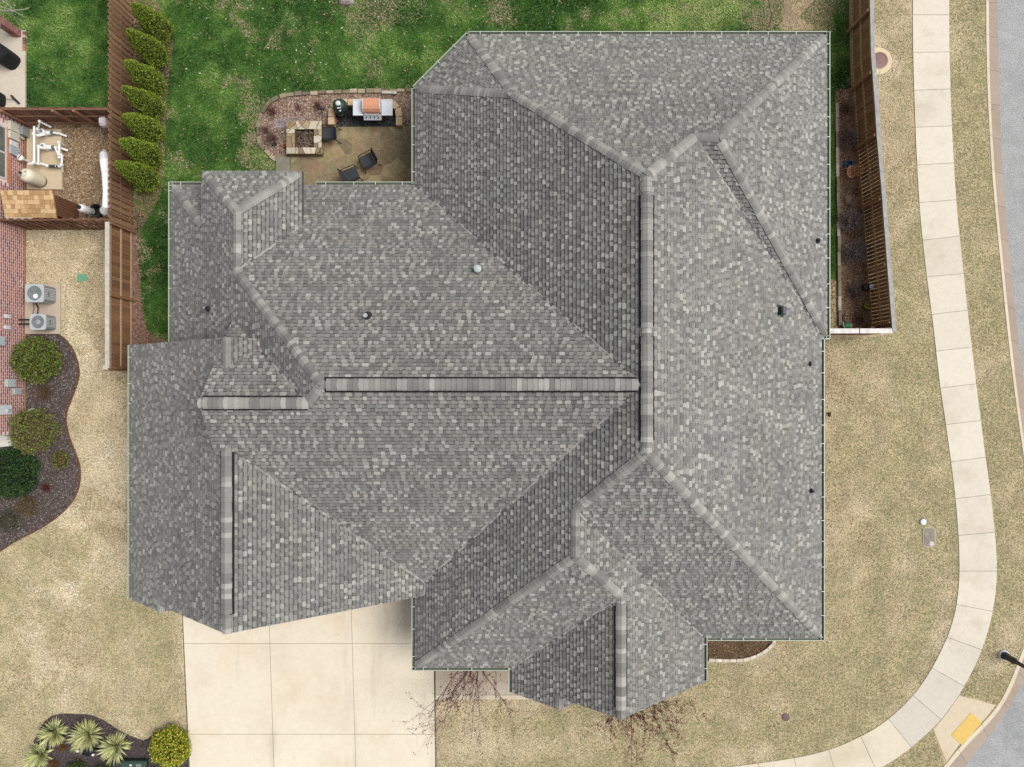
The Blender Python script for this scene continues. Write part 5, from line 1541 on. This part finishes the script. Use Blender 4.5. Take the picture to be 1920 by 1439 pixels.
for v, lab in ((602, 'upper black insulated pipe from the brick wall to the smaller air conditioner'), (610, 'lower black insulated pipe from the brick wall to the smaller air conditioner')):
    m = MB(); m.tube([(NX + .01, at(0, v).y, .42), (NX + .2, at(0, v).y, .38), (NX + .62, at(0, v).y, .34)], .034, 8, A(34, 34, 36)); m.build('coolant_line', M['plastic'], org=(NX + .3, at(0, v).y, .35), label=lab, cat='pipe')
# green lid in the grass
m = MB(); rg = random.Random(4)
c = at(154.5, 521)
m.prism([(c.x + (.2 + rg.uniform(-.03, .03)) * sx, c.y + .15 * sy + rg.uniform(-.03, .02)) for sx, sy in ((-1, -1), (-.3, -1.05), (.4, -.95), (1, -1), (1.05, 0), (1, 1), (.2, 1), (-1, .95), (-.95, 0))], .0, .045, A(112, 178, 138))
m.build('valve_lid', M['plastic'], org=c, label='faded green square lid in the dry grass near the left fence', cat='valve lid')

# neighbour's patio: brick pier, covered grill
bx = at(28, 73); bx1 = at(43, 60)
t = thing('brick_pier', (bx.x + .2, bx.y + .15, .1), 'brick pier at the corner of the neighbour patio', 'pier')
m = MB(); m.box((bx.x + .012, bx.y + .012, .1), (bx1.x - .012, bx1.y - .012, 2.4), A(206, 190, 178)); m.build('core', M['mortar'], t)
rg = random.Random(12)
for rw in range(28):
    z = .15 + rw * .08
    for i in range(2):
        wx = (bx1.x - bx.x) / 2; x = bx.x + wx * i
        m = MB(); m.box((x + .008, bx.y, z - .033), (x + wx - .008, bx.y + .02, z + .033), rg.choice(BRC[:5])); m.build('brick', M['brick'], t)
        wy = (bx1.y - bx.y) / 2; y = bx.y + wy * i
        m = MB(); m.box((bx1.x - .02, y + .008 + (.012 if i == 0 else 0), z - .033), (bx1.x, y + wy - .008, z + .033), rg.choice(BRC[:5])); m.build('brick', M['brick'], t)
t = thing('patio_edge_bricks', at(47, 95), 'narrow brick strip beside the brick pier', 'brick edging')
for i in range(6):
    a, b = at(45.5, 62 + i * 6, .02), at(50, 67.4 + i * 6, .02)
    m = MB(); m.box((a.x, b.y, 0), (b.x, a.y, .13), rg.choice(BRC)); m.build('brick', M['brick'], t)
cg = at(10, 106, .1); t = thing('covered_grill', cg, 'large grill under a black fabric cover on the neighbour patio', 'grill')
BLK = A(34, 35, 38)
def blob(mb, c, prof, sx, sy, cc, rot=.0, n=22, wob=.06, seed=1):
    vs = []
    for r_, z in prof:
        for k in range(n):
            a = 2 * math.pi * k / n
            ex = abs(math.cos(a)) ** .55 * (1 if math.cos(a) >= 0 else -1); ey = abs(math.sin(a)) ** .55 * (1 if math.sin(a) >= 0 else -1)
            w = 1 + wob * noise.noise(Vector((math.cos(a) * 2, math.sin(a) * 2, z * 1.5 + seed)))
            x, y = ex * r_ * sx * w, ey * r_ * sy * w
            vs.append((c[0] + x * math.cos(rot) - y * math.sin(rot), c[1] + x * math.sin(rot) + y * math.cos(rot), c[2] + z))
    m_ = len(prof)
    mb.add(vs, [(i * n + k, i * n + (k + 1) % n, (i + 1) * n + (k + 1) % n, (i + 1) * n + k) for i in range(m_ - 1) for k in range(n)] + [tuple((m_ - 1) * n + k for k in range(n))], cc)
m = MB(); blob(m, (cg.x - .05, cg.y, .1), [(1.0, .0), (.97, .4), (.95, .82), (.88, .9)], .74, .36, BLK, -.62); m.build('cover', M['fabric'], t)
m = MB(); blob(m, (cg.x - .2, cg.y + .0, .98), [(1.0, .0), (.95, .22), (.7, .3)], .42, .3, A(42, 43, 47), -.62, seed=2); m.build('hood_cover', M['fabric'], t)
b = at(-2, 190, .1); t = thing('covered_heater', b, 'small round object under a black cover at the patio edge', 'patio heater')
m = MB(); blob(m, (b.x, b.y, .1), [(1, 0), (1.05, .5), (.9, .85), (.4, .95)], .3, .3, BLK, .0, seed=3); m.build('cover', M['fabric'], t)
b = at(29, 186, .1); t = thing('push_broom', b, 'black push broom lying on the neighbour patio', 'broom')
m = MB(); m.bar(at(21, 180, .16), at(36, 195, .16), .07, .08, A(40, 40, 46)); m.build('broom_head', M['plastic'], t)
m = MB(); m.tube([at(28, 187, .2), at(8, 187, .3)], .014, 6, A(50, 50, 52)); m.build('stick', M['metal'], t)

# ---- pump yard
m = MB(); m.prism(xy([(50, 243), (114.5, 243), (116, 356), (50, 356)], .1), 0, .1, A(222, 202, 170)); m.build('pump_pad', M['concrete'], kind='structure')
WH = A(246, 246, 244, 1.15)
ft = at(77, 341, .1); t = thing('filter_tank', ft, 'cream pool filter tank with black valve on top', 'pool filter')
m = MB(); m.lathe((ft.x, ft.y, .1), [(.26, 0), (.26, .1)], 24, A(40, 40, 42)); m.build('base', M['plastic'], t)
m = MB(); m.lathe((ft.x, ft.y, .18), [(.28, 0), (.295, .1), (.295, .75), (.25, .9), (.15, .97), (0, .99)], 26, A(240, 232, 206, 1.05)); m.build('tank', M['plastic'], t, smooth=True)
m = MB(); m.lathe((ft.x, ft.y, 1.15), [(.1, 0), (.1, .04), (.05, .06), (0, .062)], 16, A(232, 224, 198)); g_ = m.build('clamp_ring', M['plastic'], t)
m = MB(); m.tube([(ft.x - .13, ft.y - .1, 1.18), (ft.x + .12, ft.y + .12, 1.2)], .012, 6, A(40, 40, 42)); m.lathe((ft.x - .09, ft.y + .03, 1.18), [(.055, 0), (.055, .08), (0, .09)], 12, A(40, 40, 44)); m.build('gauge', M['plastic'], g_)
def pump(u, v, label):
    c = at(u, v, .1); t = thing('pool_pump', c, label, 'pool pump', 'white pool pumps on the pad')
    m = MB(); m.lathe((c.x, c.y, .12), [(.1, 0), (.115, .1), (.115, .26), (.135, .28), (.135, .34), (.1, .36), (0, .365)], 18, WH); m.build('strainer', M['plastic'], t)
    m = MB(); m.lathe((c.x, c.y, .482), [(.075, 0), (.07, .012), (.05, .013), (.045, .004), (0, .006)], 16, A(150, 158, 160)); m.build('strainer_lid', M['plastic'], t)
    m = MB(); m.tube([(c.x + .1, c.y, .3), (c.x + .3, c.y, .3)], [.1, .085], 14, WH); m.build('motor', M['plastic'], t)
    m = MB(); m.tube([(c.x + .3, c.y, .3), (c.x + .39, c.y, .3)], .072, 12, A(120, 114, 104)); m.build('coupling', M['plastic'], t)
    m = MB(); m.tube([(c.x + .39, c.y, .3), (c.x + .6, c.y - .01, .26), (c.x + .8, c.y - .06, .06)], .05, 10, WH); m.build('outlet_pipe', M['plastic'], t)
    m = MB(); m.box((c.x - .14, c.y - .1, .1), (c.x + .3, c.y + .1, .14), A(200, 200, 196)); m.build('foot', M['plastic'], t)
pump(88, 253, 'upper white pool pump beside the brown board fence')
pump(90, 280, 'lower white pool pump in the middle of the pad')
def pvc(pts, label, r_=.042, extra=()):
    P = [at(u, v, z) for u, v, z in pts]
    t = thing('pvc_pipe', Vector((P[0].x, P[0].y, .1)), label, 'pipe')
    m = MB(); m.tube(P, r_, 10, WH); m.build('pipe', M['plastic'], t)
    m = MB()
    for a in P[1:-1]: m.lathe((a.x, a.y, a.z - .055), [(r_ * 1.35, 0), (r_ * 1.35, .11)], 10, WH)
    if m.v: m.build('elbow', M['plastic'], t)
    for a, b_, cc in extra:
        m = MB(); m.tube([at(*a), at(*b_)], r_ * 1.5, 10, cc); m.build('valve', M['plastic'], t)
pvc([(64, 238, .75), (64, 252, .75), (64, 306, .75), (64, 306, .2)], 'long straight white pipe running down the pump pad')
pvc([(64, 255, .6), (72, 255, .6), (84, 253, .5)], 'short white pipe from the long pipe to the upper pump')
pvc([(71, 248, .5), (71, 243, .6), (75, 229, .95), (95, 239, .5)], 'bent white pipe rising near the brown board fence')
pvc([(72, 273, .5), (72, 308, .45), (62, 308, .45), (52, 308, .6)], 'white pipe from the lower pump back to the filter')
pvc([(70, 274, .5), (78, 278, .5), (86, 279, .45)], 'short white pipe feeding the lower pump')
pvc([(76, 307, .4), (90, 312, .35), (108, 313, .3), (117, 313, .25)], 'white pipe with black valves along the lower pad', extra=[((92, 312.5, .34), (104, 313, .32), A(70, 72, 74)), ((106, 313, .32), (109, 313, .31), A(40, 40, 42))])
pvc([(118, 323, .1), (116, 310, .45), (116, 292, .5), (111, 290, .55), (111, 268, .6), (120, 273, .2)], 'tall white pipe at the right edge of the pump pad')
pvc([(119, 300, .1), (112, 296, .5), (104, 279, .5)], 'slanted white pipe into the gravel at the pad edge')
b = at(54, 304, .1); t = thing('multiport_valve', b, 'white multiport valve with black lever beside the filter', 'valve')
m = MB(); m.lathe((b.x, b.y, .5), [(.09, 0), (.12, .06), (.12, .16), (.06, .2), (0, .205)], 16, WH); m.build('body', M['plastic'], t)
m = MB(); m.tube([(b.x, b.y, .1), (b.x, b.y, .5)], .045, 10, WH); m.build('stem', M['plastic'], t)
m = MB(); m.bar((b.x - .02, b.y - .04, .715), (b.x + .09, b.y + .07, .715), .03, .02, A(44, 44, 46)); m.build('lever', M['plastic'], t)

# wooden shed
sx0, sx1 = at(4, 0, 1.8).x, at(106, 0, 1.6).x
sy0, sy1 = at(0, 409, 1.62).y, at(0, 358, 1.85).y
t = thing('garden_shed', ((sx0 + sx1) / 2, (sy0 + sy1) / 2, 0), 'small brown shed with tan cedar shingle roof', 'shed')
m = MB(); m.box((sx0 + .1, sy0 + .12, 0), (sx1 - .08, sy1 - .1, 1.5), A(112, 76, 56)); sh = m.build('wall', M['wood'], t)
k = 8
for i in range(k):
    a = sy0 + .12 + (sy1 - sy0 - .22) * i / k
    m = MB(); m.box((sx1 - .08, a + .006, .02), (sx1 - .058, a + (sy1 - sy0 - .22) / k - .006, 1.49), jit(A(120, 82, 60), .06)); m.build('siding_board', M['wood'], sh)
def sz(y): return 1.62 + (y - sy0) / (sy1 - sy0) * .26
m = MB(); m.hexa([(sx0, sy0, sz(sy0) - .1), (sx1, sy0, sz(sy0) - .1), (sx1, sy1, sz(sy1) - .1), (sx0, sy1, sz(sy1) - .1), (sx0, sy0, sz(sy0) - .02), (sx1, sy0, sz(sy0) - .02), (sx1, sy1, sz(sy1) - .02), (sx0, sy1, sz(sy1) - .02)], A(170, 130, 90)); rf = m.build('roof', M['wood'], t)
rg = random.Random(5)
for rw in range(6):
    x = sx0 - rg.uniform(0, .1); ya = sy0 + (sy1 - sy0) * rw / 6 - .012; yb_ = sy0 + (sy1 - sy0) * (rw + 1) / 6 + .03
    yb_ = min(yb_, sy1)
    while x < sx1 - .02:
        w = rg.uniform(.12, .26); xe = min(x + w - .008, sx1 + .01); xs = max(x, sx0 - .01)
        if xe - xs > .03:
            m = MB(); e = rg.uniform(0, .006)
            m.hexa([(xs, ya, sz(ya) - .02), (xe, ya, sz(ya) - .02), (xe, yb_, sz(yb_) - .018), (xs, yb_, sz(yb_) - .018), (xs, ya, sz(ya) + .014 + e), (xe, ya, sz(ya) + .014 + e), (xe, yb_, sz(yb_) + e * .3 - .006), (xs, yb_, sz(yb_) + e * .3 - .006)], jit(rg.choice([A(212, 176, 128), A(198, 160, 114), A(224, 190, 144), A(186, 148, 104)]), .06, rg)); m.build('shingle', M['wood'], rf)
        x += w
m = MB(); m.bar((sx0 + .05, sy0 - .03, sz(sy0)), (sx0 + 1.1, sy0 - .03, sz(sy0)), .05, .05, A(206, 204, 200)); m.build('drip_edge', M['metal'], rf)
# white tank, bucket, rolled cover, bag
b = at(177, 401); t = thing('white_tank', b, 'white upright tank with black cap beside the shed', 'tank')
m = MB(); m.lathe((b.x, b.y, .28), [(.12, 0), (.17, .05), (.17, .62), (.14, .72), (.08, .77)], 20, A(244, 242, 238, 1.1)); m.build('body', M['plastic'], t, smooth=True)
m = MB(); m.lathe((b.x, b.y, 1.05), [(.085, 0), (.085, .05), (0, .06)], 14, A(36, 36, 40)); m.build('cap', M['plastic'], t)
m = MB()
for a in (.4, 2.5, 4.6): m.tube([(b.x + math.cos(a) * .1, b.y + math.sin(a) * .1, .3), (b.x + math.cos(a) * .24, b.y + math.sin(a) * .24, 0)], .018, 6, A(50, 50, 52))
m.lathe((b.x, b.y, .26), [(.15, 0), (.19, .03), (.19, .05)], 16, A(170, 166, 160)); m.build('stand', M['metal'], t)
b = at(190, 399); t = thing('black_tub', b, 'black plastic tub in the corner by the white rolled cover', 'tub')
m = MB(); m.lathe((b.x, b.y, 0), [(.2, 0), (.25, .4), (.27, .4), (.27, .43), (.22, .43), (.18, .05), (0, .05)], 18, A(42, 44, 46)); m.build('tub', M['plastic'], t)
P = [(196, 283, .55), (195, 292, .9), (197, 305, 1.2), (199, 330, 1.35), (200, 360, 1.35), (199, 388, 1.3), (197, 396, 1.0), (196, 404, .85)]
m = MB(); m.tube([at(*p) for p in P], [.05, .17, .2, .16, .14, .15, .2, .08], 12, A(250, 250, 248, 1.25)); m.build('rolled_cover', M['plastic'], org=at(198, 340), label='long white rolled pool cover hanging along the left fence', cat='pool cover')
m = MB(); c = at(197, 232, 1.1); blob(m, (c.x, c.y, 1.0), [(.3, 0), (1, .08), (.95, .3), (.5, .42)], .15, .2, A(214, 196, 200), seed=4); m.build('cloth_bag', M['fabric'], org=(c.x, c.y, 1.0), label='pale pink cloth bag hanging in the fence corner', cat='bag')
t = thing('hose_hanger', at(196, 252, .8), 'black hose hook on the fence by the gravel', 'hook')
m = MB(); m.tube([at(199, 240, 1.0), at(196, 246, .9), at(197, 258, .8), at(200, 258, .85)], .012, 6, A(40, 40, 42)); m.tube([at(190, 226, 1.2), at(184, 218, 1.3)], .014, 6, A(60, 56, 56)); m.tube([at(190, 226, 1.2), at(180, 224, 1.25)], .014, 6, A(60, 56, 56)); m.build('hook', M['metal'], t)

# steel bed edging
m = MB()
q = [Vector((*p, 0)) for p in xy(bedn[2:])]
for a, b in zip(q, q[1:]):
    m.bar(a + Vector((0, 0, .03)), b + Vector((0, 0, .03)), .03, .075, A(126, 74, 56))
m.build('bed_edging', M['metal'], org=q[0], label='rusty thin edging around the curved wood chip bed', cat='edging')

# front bed oddments
b = at(160, 1409); t = thing('light_tray', b, 'black tray with two flood lights between the yuccas', 'flood light')
m = MB(); q0, q1, q2, q3 = at(136, 1409, .1), at(166, 1418, .1), at(186, 1407, .1), at(154, 1402, .1)
for a, c in ((q0, q1), (q1, q2), (q2, q3), (q3, q0), (q0.lerp(q1, .5), q3.lerp(q2, .5)), (q0.lerp(q1, .8), q3.lerp(q2, .8))): m.bar(a, c, .04, .05, A(40, 42, 44))
m.build('frame', M['metal'], t)
m = MB(); m.prism([p[:2] for p in (q0, q1, q2, q3)], .03, .06, A(54, 55, 58)); m.build('tray', M['plastic'], t)
for u, v in ((146, 1409), (175, 1416)):
    m = MB(); c = at(u, v, .1); m.lathe((c.x, c.y, .09), [(.05, 0), (.06, .03), (.05, .05), (0, .055)], 12, A(240, 236, 232, 1.1)); m.build('lamp', M['plastic'], t)
b = at(246, 1450); t = thing('utility_pedestal', b, 'dark green utility box with a white label at the bottom edge', 'utility box')
zt = .36; a_, c_ = at(222, 1470, zt), at(272, 1430, zt)
m = MB(); m.box((a_.x, a_.y, 0), (c_.x, c_.y, zt - .06), A(44, 66, 54)); m.build('body', M['metal'], t)
m = MB(); m.hexa([(a_.x - .02, a_.y - .02, zt - .06), (c_.x + .02, a_.y - .02, zt - .06), (c_.x + .02, c_.y + .02, zt - .06), (a_.x - .02, c_.y + .02, zt - .06), (a_.x + .12, a_.y + .06, zt), (c_.x - .02, a_.y + .06, zt), (c_.x - .02, c_.y - .03, zt), (a_.x + .12, c_.y - .03, zt)], A(58, 82, 68)); l_ = m.build('lid', M['metal'], t)
p = at(245, 1436, zt); m = MB(); m.box((p.x - .05, p.y - .035, zt), (p.x + .05, p.y + .035, zt + .004), A(236, 236, 230)); m.build('label', M['plastic'], l_)
p = at(259, 1436, zt); m = MB(); m.box((p.x - .09, p.y - .1, zt), (p.x + .13, p.y + .06, zt + .006), A(120, 138, 130)); m.build('plate', M['plastic'], l_)
b = at(302, 1446); t = thing('utility_pedestal', b, 'small pale grey utility cover beside the golden shrub', 'utility box')
m = MB(); m.box((b.x - .22, b.y - .2, 0), (b.x + .2, b.y + .2, .2), A(186, 194, 184)); m.build('cover', M['plastic'], t)

# ---- right garden ornaments
t = thing('stone_edging', at(1569, 400), 'pale block edging of the garden bed along the right eave', 'edging')
rg = random.Random(2)
ep = resample([at(1567, 195), at(1569, 330), at(1571.5, 480), at(1573, 612)], .62)
for a, b in zip(ep, ep[1:]):
    d = (b - a) * .485; mm = (a + b) / 2 + Vector((rg.uniform(-.012, .012), 0, .06))
    m = MB(); m.bar(mm - d, mm + d, .12, .12, jit(rg.choice([A(196, 184, 164), A(168, 156, 136), A(150, 136, 116), A(214, 206, 190)]), .08, rg)); m.build('edging_block', M['stone'], t)
b = at(1588, 312); t = thing('blue_crate', b, 'blue plastic crate among the grey twigs of the right garden', 'crate')
BL_ = A(74, 130, 176)
m = MB(); x0, y0_, x1, y1_ = b.x - .16, b.y - .16, b.x + .16, b.y + .16
m.box((x0, y0_, 0), (x1, y1_, .03), BL_)
for q in (((x0, y0_), (x1, y0_ + .02)), ((x0, y1_ - .02), (x1, y1_)), ((x0, y0_ + .02), (x0 + .02, y1_ - .02)), ((x1 - .02, y0_ + .02), (x1, y1_ - .02))): m.box((*q[0], .03), (*q[1], .22), BL_)
m.build('crate', M['plastic'], t)
m = MB()
for _ in range(16): p = Vector((rg.uniform(x0 + .05, x1 - .05), rg.uniform(y0_ + .05, y1_ - .05), .05)); m.lathe(p, [(.04, 0), (.03, .05), (0, .06)], 6, rg.choice([A(60, 90, 120), A(110, 150, 180), A(70, 66, 60), A(96, 140, 180)]))
m.build('contents', M['plastic'], t, kind='stuff')
# wicker chair
b = at(1596, 325); t = thing('wicker_chair', b, 'tan wicker chair leaning against the right fence', 'chair')
WK = [A(214, 160, 112), A(190, 132, 88), A(232, 184, 138), A(168, 112, 74)]
c0 = at(1597, 322, .5)
def hoop(cx_, cy_, z, rx, ry, tilt, rad, cc):
    pts = []
    for i in range(21):
        a = i / 20 * 6.2832; x, y = math.cos(a) * rx, math.sin(a) * ry
        pts.append((cx_ + x * math.cos(tilt), cy_ + y, z + x * math.sin(tilt)))
    m.tube(pts, rad, 6, cc, caps=False)
m = MB(); hoop(c0.x, c0.y, .45, .15, .24, .05, .02, WK[2])
for k in range(7):
    y = c0.y - .19 + k * .063; h = .15 * math.sqrt(max(0, 1 - ((y - c0.y) / .24) ** 2))
    m.tube([(c0.x - h, y, .45), (c0.x, y, .44), (c0.x + h, y, .455)], .016, 5, WK[k % 4])
for k in range(4):
    x = c0.x - .1 + k * .067; h = .24 * math.sqrt(max(0, 1 - ((x - c0.x) / .15) ** 2)); m.tube([(x, c0.y - h, .448), (x, c0.y + h, .448)], .014, 5, WK[(k + 1) % 4])
m.build('seat', M['wood'], t)
m = MB(); hoop(c0.x + .19, c0.y + .02, .66, .22, .25, 1.0, .02, WK[1])
for k in range(7):
    y = c0.y + .02 - .19 + k * .063; h = .22 * math.sqrt(max(0, 1 - ((y - c0.y - .02) / .25) ** 2)); m.tube([(c0.x + .19 - h * .54, y, .66 - h * .84), (c0.x + .19 + h * .54, y, .66 + h * .84)], .015, 5, WK[(k + 1) % 4])
m.build('backrest', M['wood'], t)
for q in ((-.14, -.14), (-.14, .14), (.12, -.14), (.12, .14)):
    m = MB(); m.tube([(c0.x + q[0], c0.y + q[1], .45), (c0.x + q[0] * 1.3 - (.22 if q[0] < 0 else 0), c0.y + q[1] * 1.2, .0)], .018, 6, WK[1]); m.build('leg', M['wood'], t)
m = MB(); c = at(1589, 377, .0); blob(m, (c.x, c.y, -.02), [(1, 0), (.95, .1), (.6, .2), (.2, .24)], .16, .22, A(176, 156, 122), seed=6); m.build('rounded_rock', M['stone'], org=c, label='rounded tan rock above the largest grey twiggy shrub', cat='rock')
pot(1603, 359, .12, .15, A(150, 84, 56), 'low rust coloured pot near the tan rock', A(84, 56, 44))
b = at(1623, 541); t = thing('solar_light', b, 'white disc solar light on a dark stem by the right fence', 'garden light')
m = MB(); m.tube([b, b + Vector((0, 0, .5))], .016, 6, A(40, 42, 42)); m.build('stem', M['metal'], t)
m = MB(); m.lathe((b.x, b.y, .5), [(.1, 0), (.11, .02), (.1, .03), (0, .032)], 16, A(214, 214, 216)); m.build('disc', M['plastic'], t)
m = MB(); blob(m, (b.x - .12, b.y - .02, 0), [(.8, 0), (1, .2), (.9, .42), (.5, .45)], .16, .13, A(40, 44, 42), seed=7); m.build('black_pot', M['plastic'], org=(b.x - .12, b.y, 0), label='black nursery pot under the white disc light', cat='pot')
pot(1621, 575, .15, .28, A(150, 134, 46), 'mustard yellow pot by the right fence', A(132, 116, 42))
m = MB(); m.tube([at(1585, 588, .04), at(1581, 596, .04), at(1583, 604, .04), at(1590, 612, .04), at(1597, 617, .04)], .035, 7, A(36, 38, 40)); m.build('garden_hose', M['plastic'], org=at(1588, 604), label='thick black hose curving beside the green bucket', cat='hose')
b = at(1589, 616, .0); t = thing('green_bucket', b, 'bright green bucket tipped beside the garden gate', 'bucket')
m = MB(); m.tube([at(1583, 612, .18), at(1592, 612, .18)], [.12, .15], 16, A(40, 158, 92)); m.build('bucket', M['plastic'], t)
m = MB(); m.tube([at(1592, 612, .18), at(1596, 612, .18)], [.13, .10], 12, A(206, 156, 124)); m.build('liner', M['plastic'], t)
m = MB(); m.tube([at(1581, 605, .2), at(1582, 611, .3), at(1583, 618, .2)], .02, 6, A(226, 230, 228)); m.tube([at(1576, 609, .1), at(1582, 611, .22)], .025, 6, A(220, 206, 176)); m.build('handle', M['plastic'], t)
b = at(1612.5, 619, .0); m = MB(); m.box((b.x - .08, b.y - .03, .9), (b.x + .08, b.y + .05, 1.1), A(150, 130, 110)); m.build('gate_latch', M['wood'], org=(b.x, b.y, .9), label='small wooden latch block on the garden gate', cat='latch')

# ---- front yard: lids, lamp, stones
c = at(1646, 116); t = thing('manhole', c, 'round concrete manhole collar with rusty brown lid by the fence', 'manhole')
m = MB(); m.lathe((c.x, c.y, 0), [(.58, -.02), (.58, .03), (.56, .04), (.36, .042), (.35, .03)], 30, A(236, 216, 176)); m.build('collar', M['concrete'], t)
m = MB(); m.lathe((c.x + .06, c.y + .03, .012), [(.35, 0), (.35, .03), (.27, .034), (.26, .028), (.14, .03), (.13, .036), (0, .037)], 26, A(122, 76, 62)); m.build('lid', M['metal'], t)
m = MB(); p = at(1650, 135, .045); m.bar((p.x - .02, p.y - .1, .045), (p.x + .02, p.y + .1, .045), .05, .006, A(160, 206, 170)); m.build('paint_mark', M['plastic'], t)
c = at(1473, 1345); m = MB(); m.lathe((c.x, c.y, 0), [(.17, -.02), (.17, .02), (.14, .035), (0, .038)], 18, A(110, 80, 74)); m.build('valve_lid', M['metal'], org=c, label='small round rusty lid in the front lawn', cat='valve lid')
c = at(1729.5, 979); m = MB(); m.lathe((c.x, c.y, 0), [(.11, 0), (.13, .03), (.12, .09), (.06, .12), (0, .125)], 16, A(236, 242, 248, 1.2)); m.build('cleanout_pipe', M['plastic'], org=c, label='round white capped pipe in the lawn beside the meter box', cat='pipe cap')
c = at(1742, 1008); t = thing('meter_box', c, 'worn grey oblong meter box lid in the right lawn', 'meter box')
def oval(w, d, n=20): return [(c.x + w * abs(math.cos(a)) ** .45 * (1 if math.cos(a) >= 0 else -1), c.y + d * abs(math.sin(a)) ** .45 * (1 if math.sin(a) >= 0 else -1)) for a in [2 * math.pi * i / n for i in range(n)]]
m = MB(); m.prism(oval(.27, .44), 0, .03, A(196, 182, 160)); m.build('rim', M['stone'], t)
m = MB(); m.prism(oval(.22, .38), .025, .042, A(158, 148, 136)); m.build('lid', M['stone'], t)
m = MB(); p = at(1747, 1020, .04); blob(m, (p.x, p.y, .04), [(1, 0), (.8, .012)], .1, .09, A(226, 224, 218), seed=8); m.build('worn_patch', M['stone'], t)
b = at(1881, 1229); t = thing('street_lamp', b, 'black street lamp post on a pale round base by the kerb', 'street lamp')
m = MB(); m.lathe((b.x, b.y, 0), [(.23, -.1), (.23, .06), (.21, .09), (.12, .1)], 22, A(214, 218, 222)); m.build('footing', M['concrete'], t)
BKL = A(30, 30, 33)
m = MB(); m.lathe((b.x, b.y, .08), [(.17, 0), (.17, .06), (.14, .12), (.13, .5), (.15, .55), (.12, .62), (.085, .75), (.07, 1.3), (.095, 1.36), (.095, 1.42), (.06, 1.5), (.05, 3.6), (.07, 3.65), (.07, 3.7), (.045, 3.75)], 18, BKL); m.build('pole', M['metal'], t)
m = MB()
for k in range(4):
    a = k * 1.571 + .5; p = Vector((b.x + math.cos(a) * .16, b.y + math.sin(a) * .16, .1)); m.tube([p, p + Vector((0, 0, .07))], .03, 8, BKL)
m.build('anchor_bolt', M['metal'], t)
m = MB(); m.lathe((b.x, b.y, 3.85), [(.09, 0), (.17, .36), (.19, .38)], 10, A(214, 216, 210)); m.build('lantern', M['glass'], t)
m = MB(); m.lathe((b.x, b.y, 4.23), [(.22, 0), (.1, .14), (.03, .22), (0, .26)], 14, BKL); m.build('lamp_cap', M['metal'], t)
t = thing('stone_edging', at(1390, 1237), 'curved row of white stones edging the bed at the house corner', 'edging')
ep = resample([(*p, 0) for p in xy(smooth_path([(1328, 1237), (1372, 1239), (1404, 1236), (1434, 1222), (1452, 1204), (1453, 1195)], 2))], .3)
rg = random.Random(8)
for a, b in zip(ep, ep[1:]):
    d = (b - a) * .46; mm = (a + b) / 2 + Vector((0, 0, .05))
    m = MB(); m.bar(mm - d, mm + d, .13, .11, jit(A(224, 214, 192), .09, rg)); m.build('edging_stone', M['stone'], t)
# fallen leaves and twigs on the back lawn
m = MB(); rg = random.Random(6)
for _ in range(240):
    u, v = rg.uniform(330, 1500), rg.uniform(0, 172)
    if rg.random() < .35: u, v = rg.uniform(330, 770), rg.uniform(0, 320)
    if 484 < u < 780 and 170 < v: continue
    p = at(u, v, .06); a = rg.uniform(0, 6.28); L = rg.uniform(.025, .06); d = Vector((math.cos(a), math.sin(a), rg.uniform(-.2, .2))) * L; e = Vector((-d.y, d.x, 0)) * rg.uniform(.3, .6)
    m.add([p - d, p + e, p + d, p - e], [(0, 1, 2, 3)], rg.choice([A(216, 200, 170), A(196, 170, 138), A(228, 218, 196), A(170, 136, 108)]))
m.build('fallen_leaves', M['leaf'], kind='stuff', label='pale fallen leaves scattered over the back lawn', cat='leaves')
m = MB(); c = at(650, 2); blob(m, (c.x, c.y, -.02), [(1, 0), (.9, .12), (.6, .22), (.2, .25)], .34, .22, A(176, 166, 160), seed=9); m.build('grey_boulder', M['stone'], org=c, label='flat grey rock in the back lawn at the top edge', cat='rock')
m = MB()
for a_, b_, r_ in (((1440, 0, .9), (1448, 30, .5), .02), ((1448, 30, .5), (1440, 52, .05), .02), ((1448, 30, .5), (1456, 12, .6), .01), ((1443, 16, .7), (1432, 10, .7), .008)): m.tube([at(*a_), at(*b_)], [r_, r_ * .8], 5, A(120, 104, 96))
m.build('bare_sapling', M['bark'], org=at(1440, 52), label='thin bare sapling over the pale bare patch of lawn', cat='sapling')
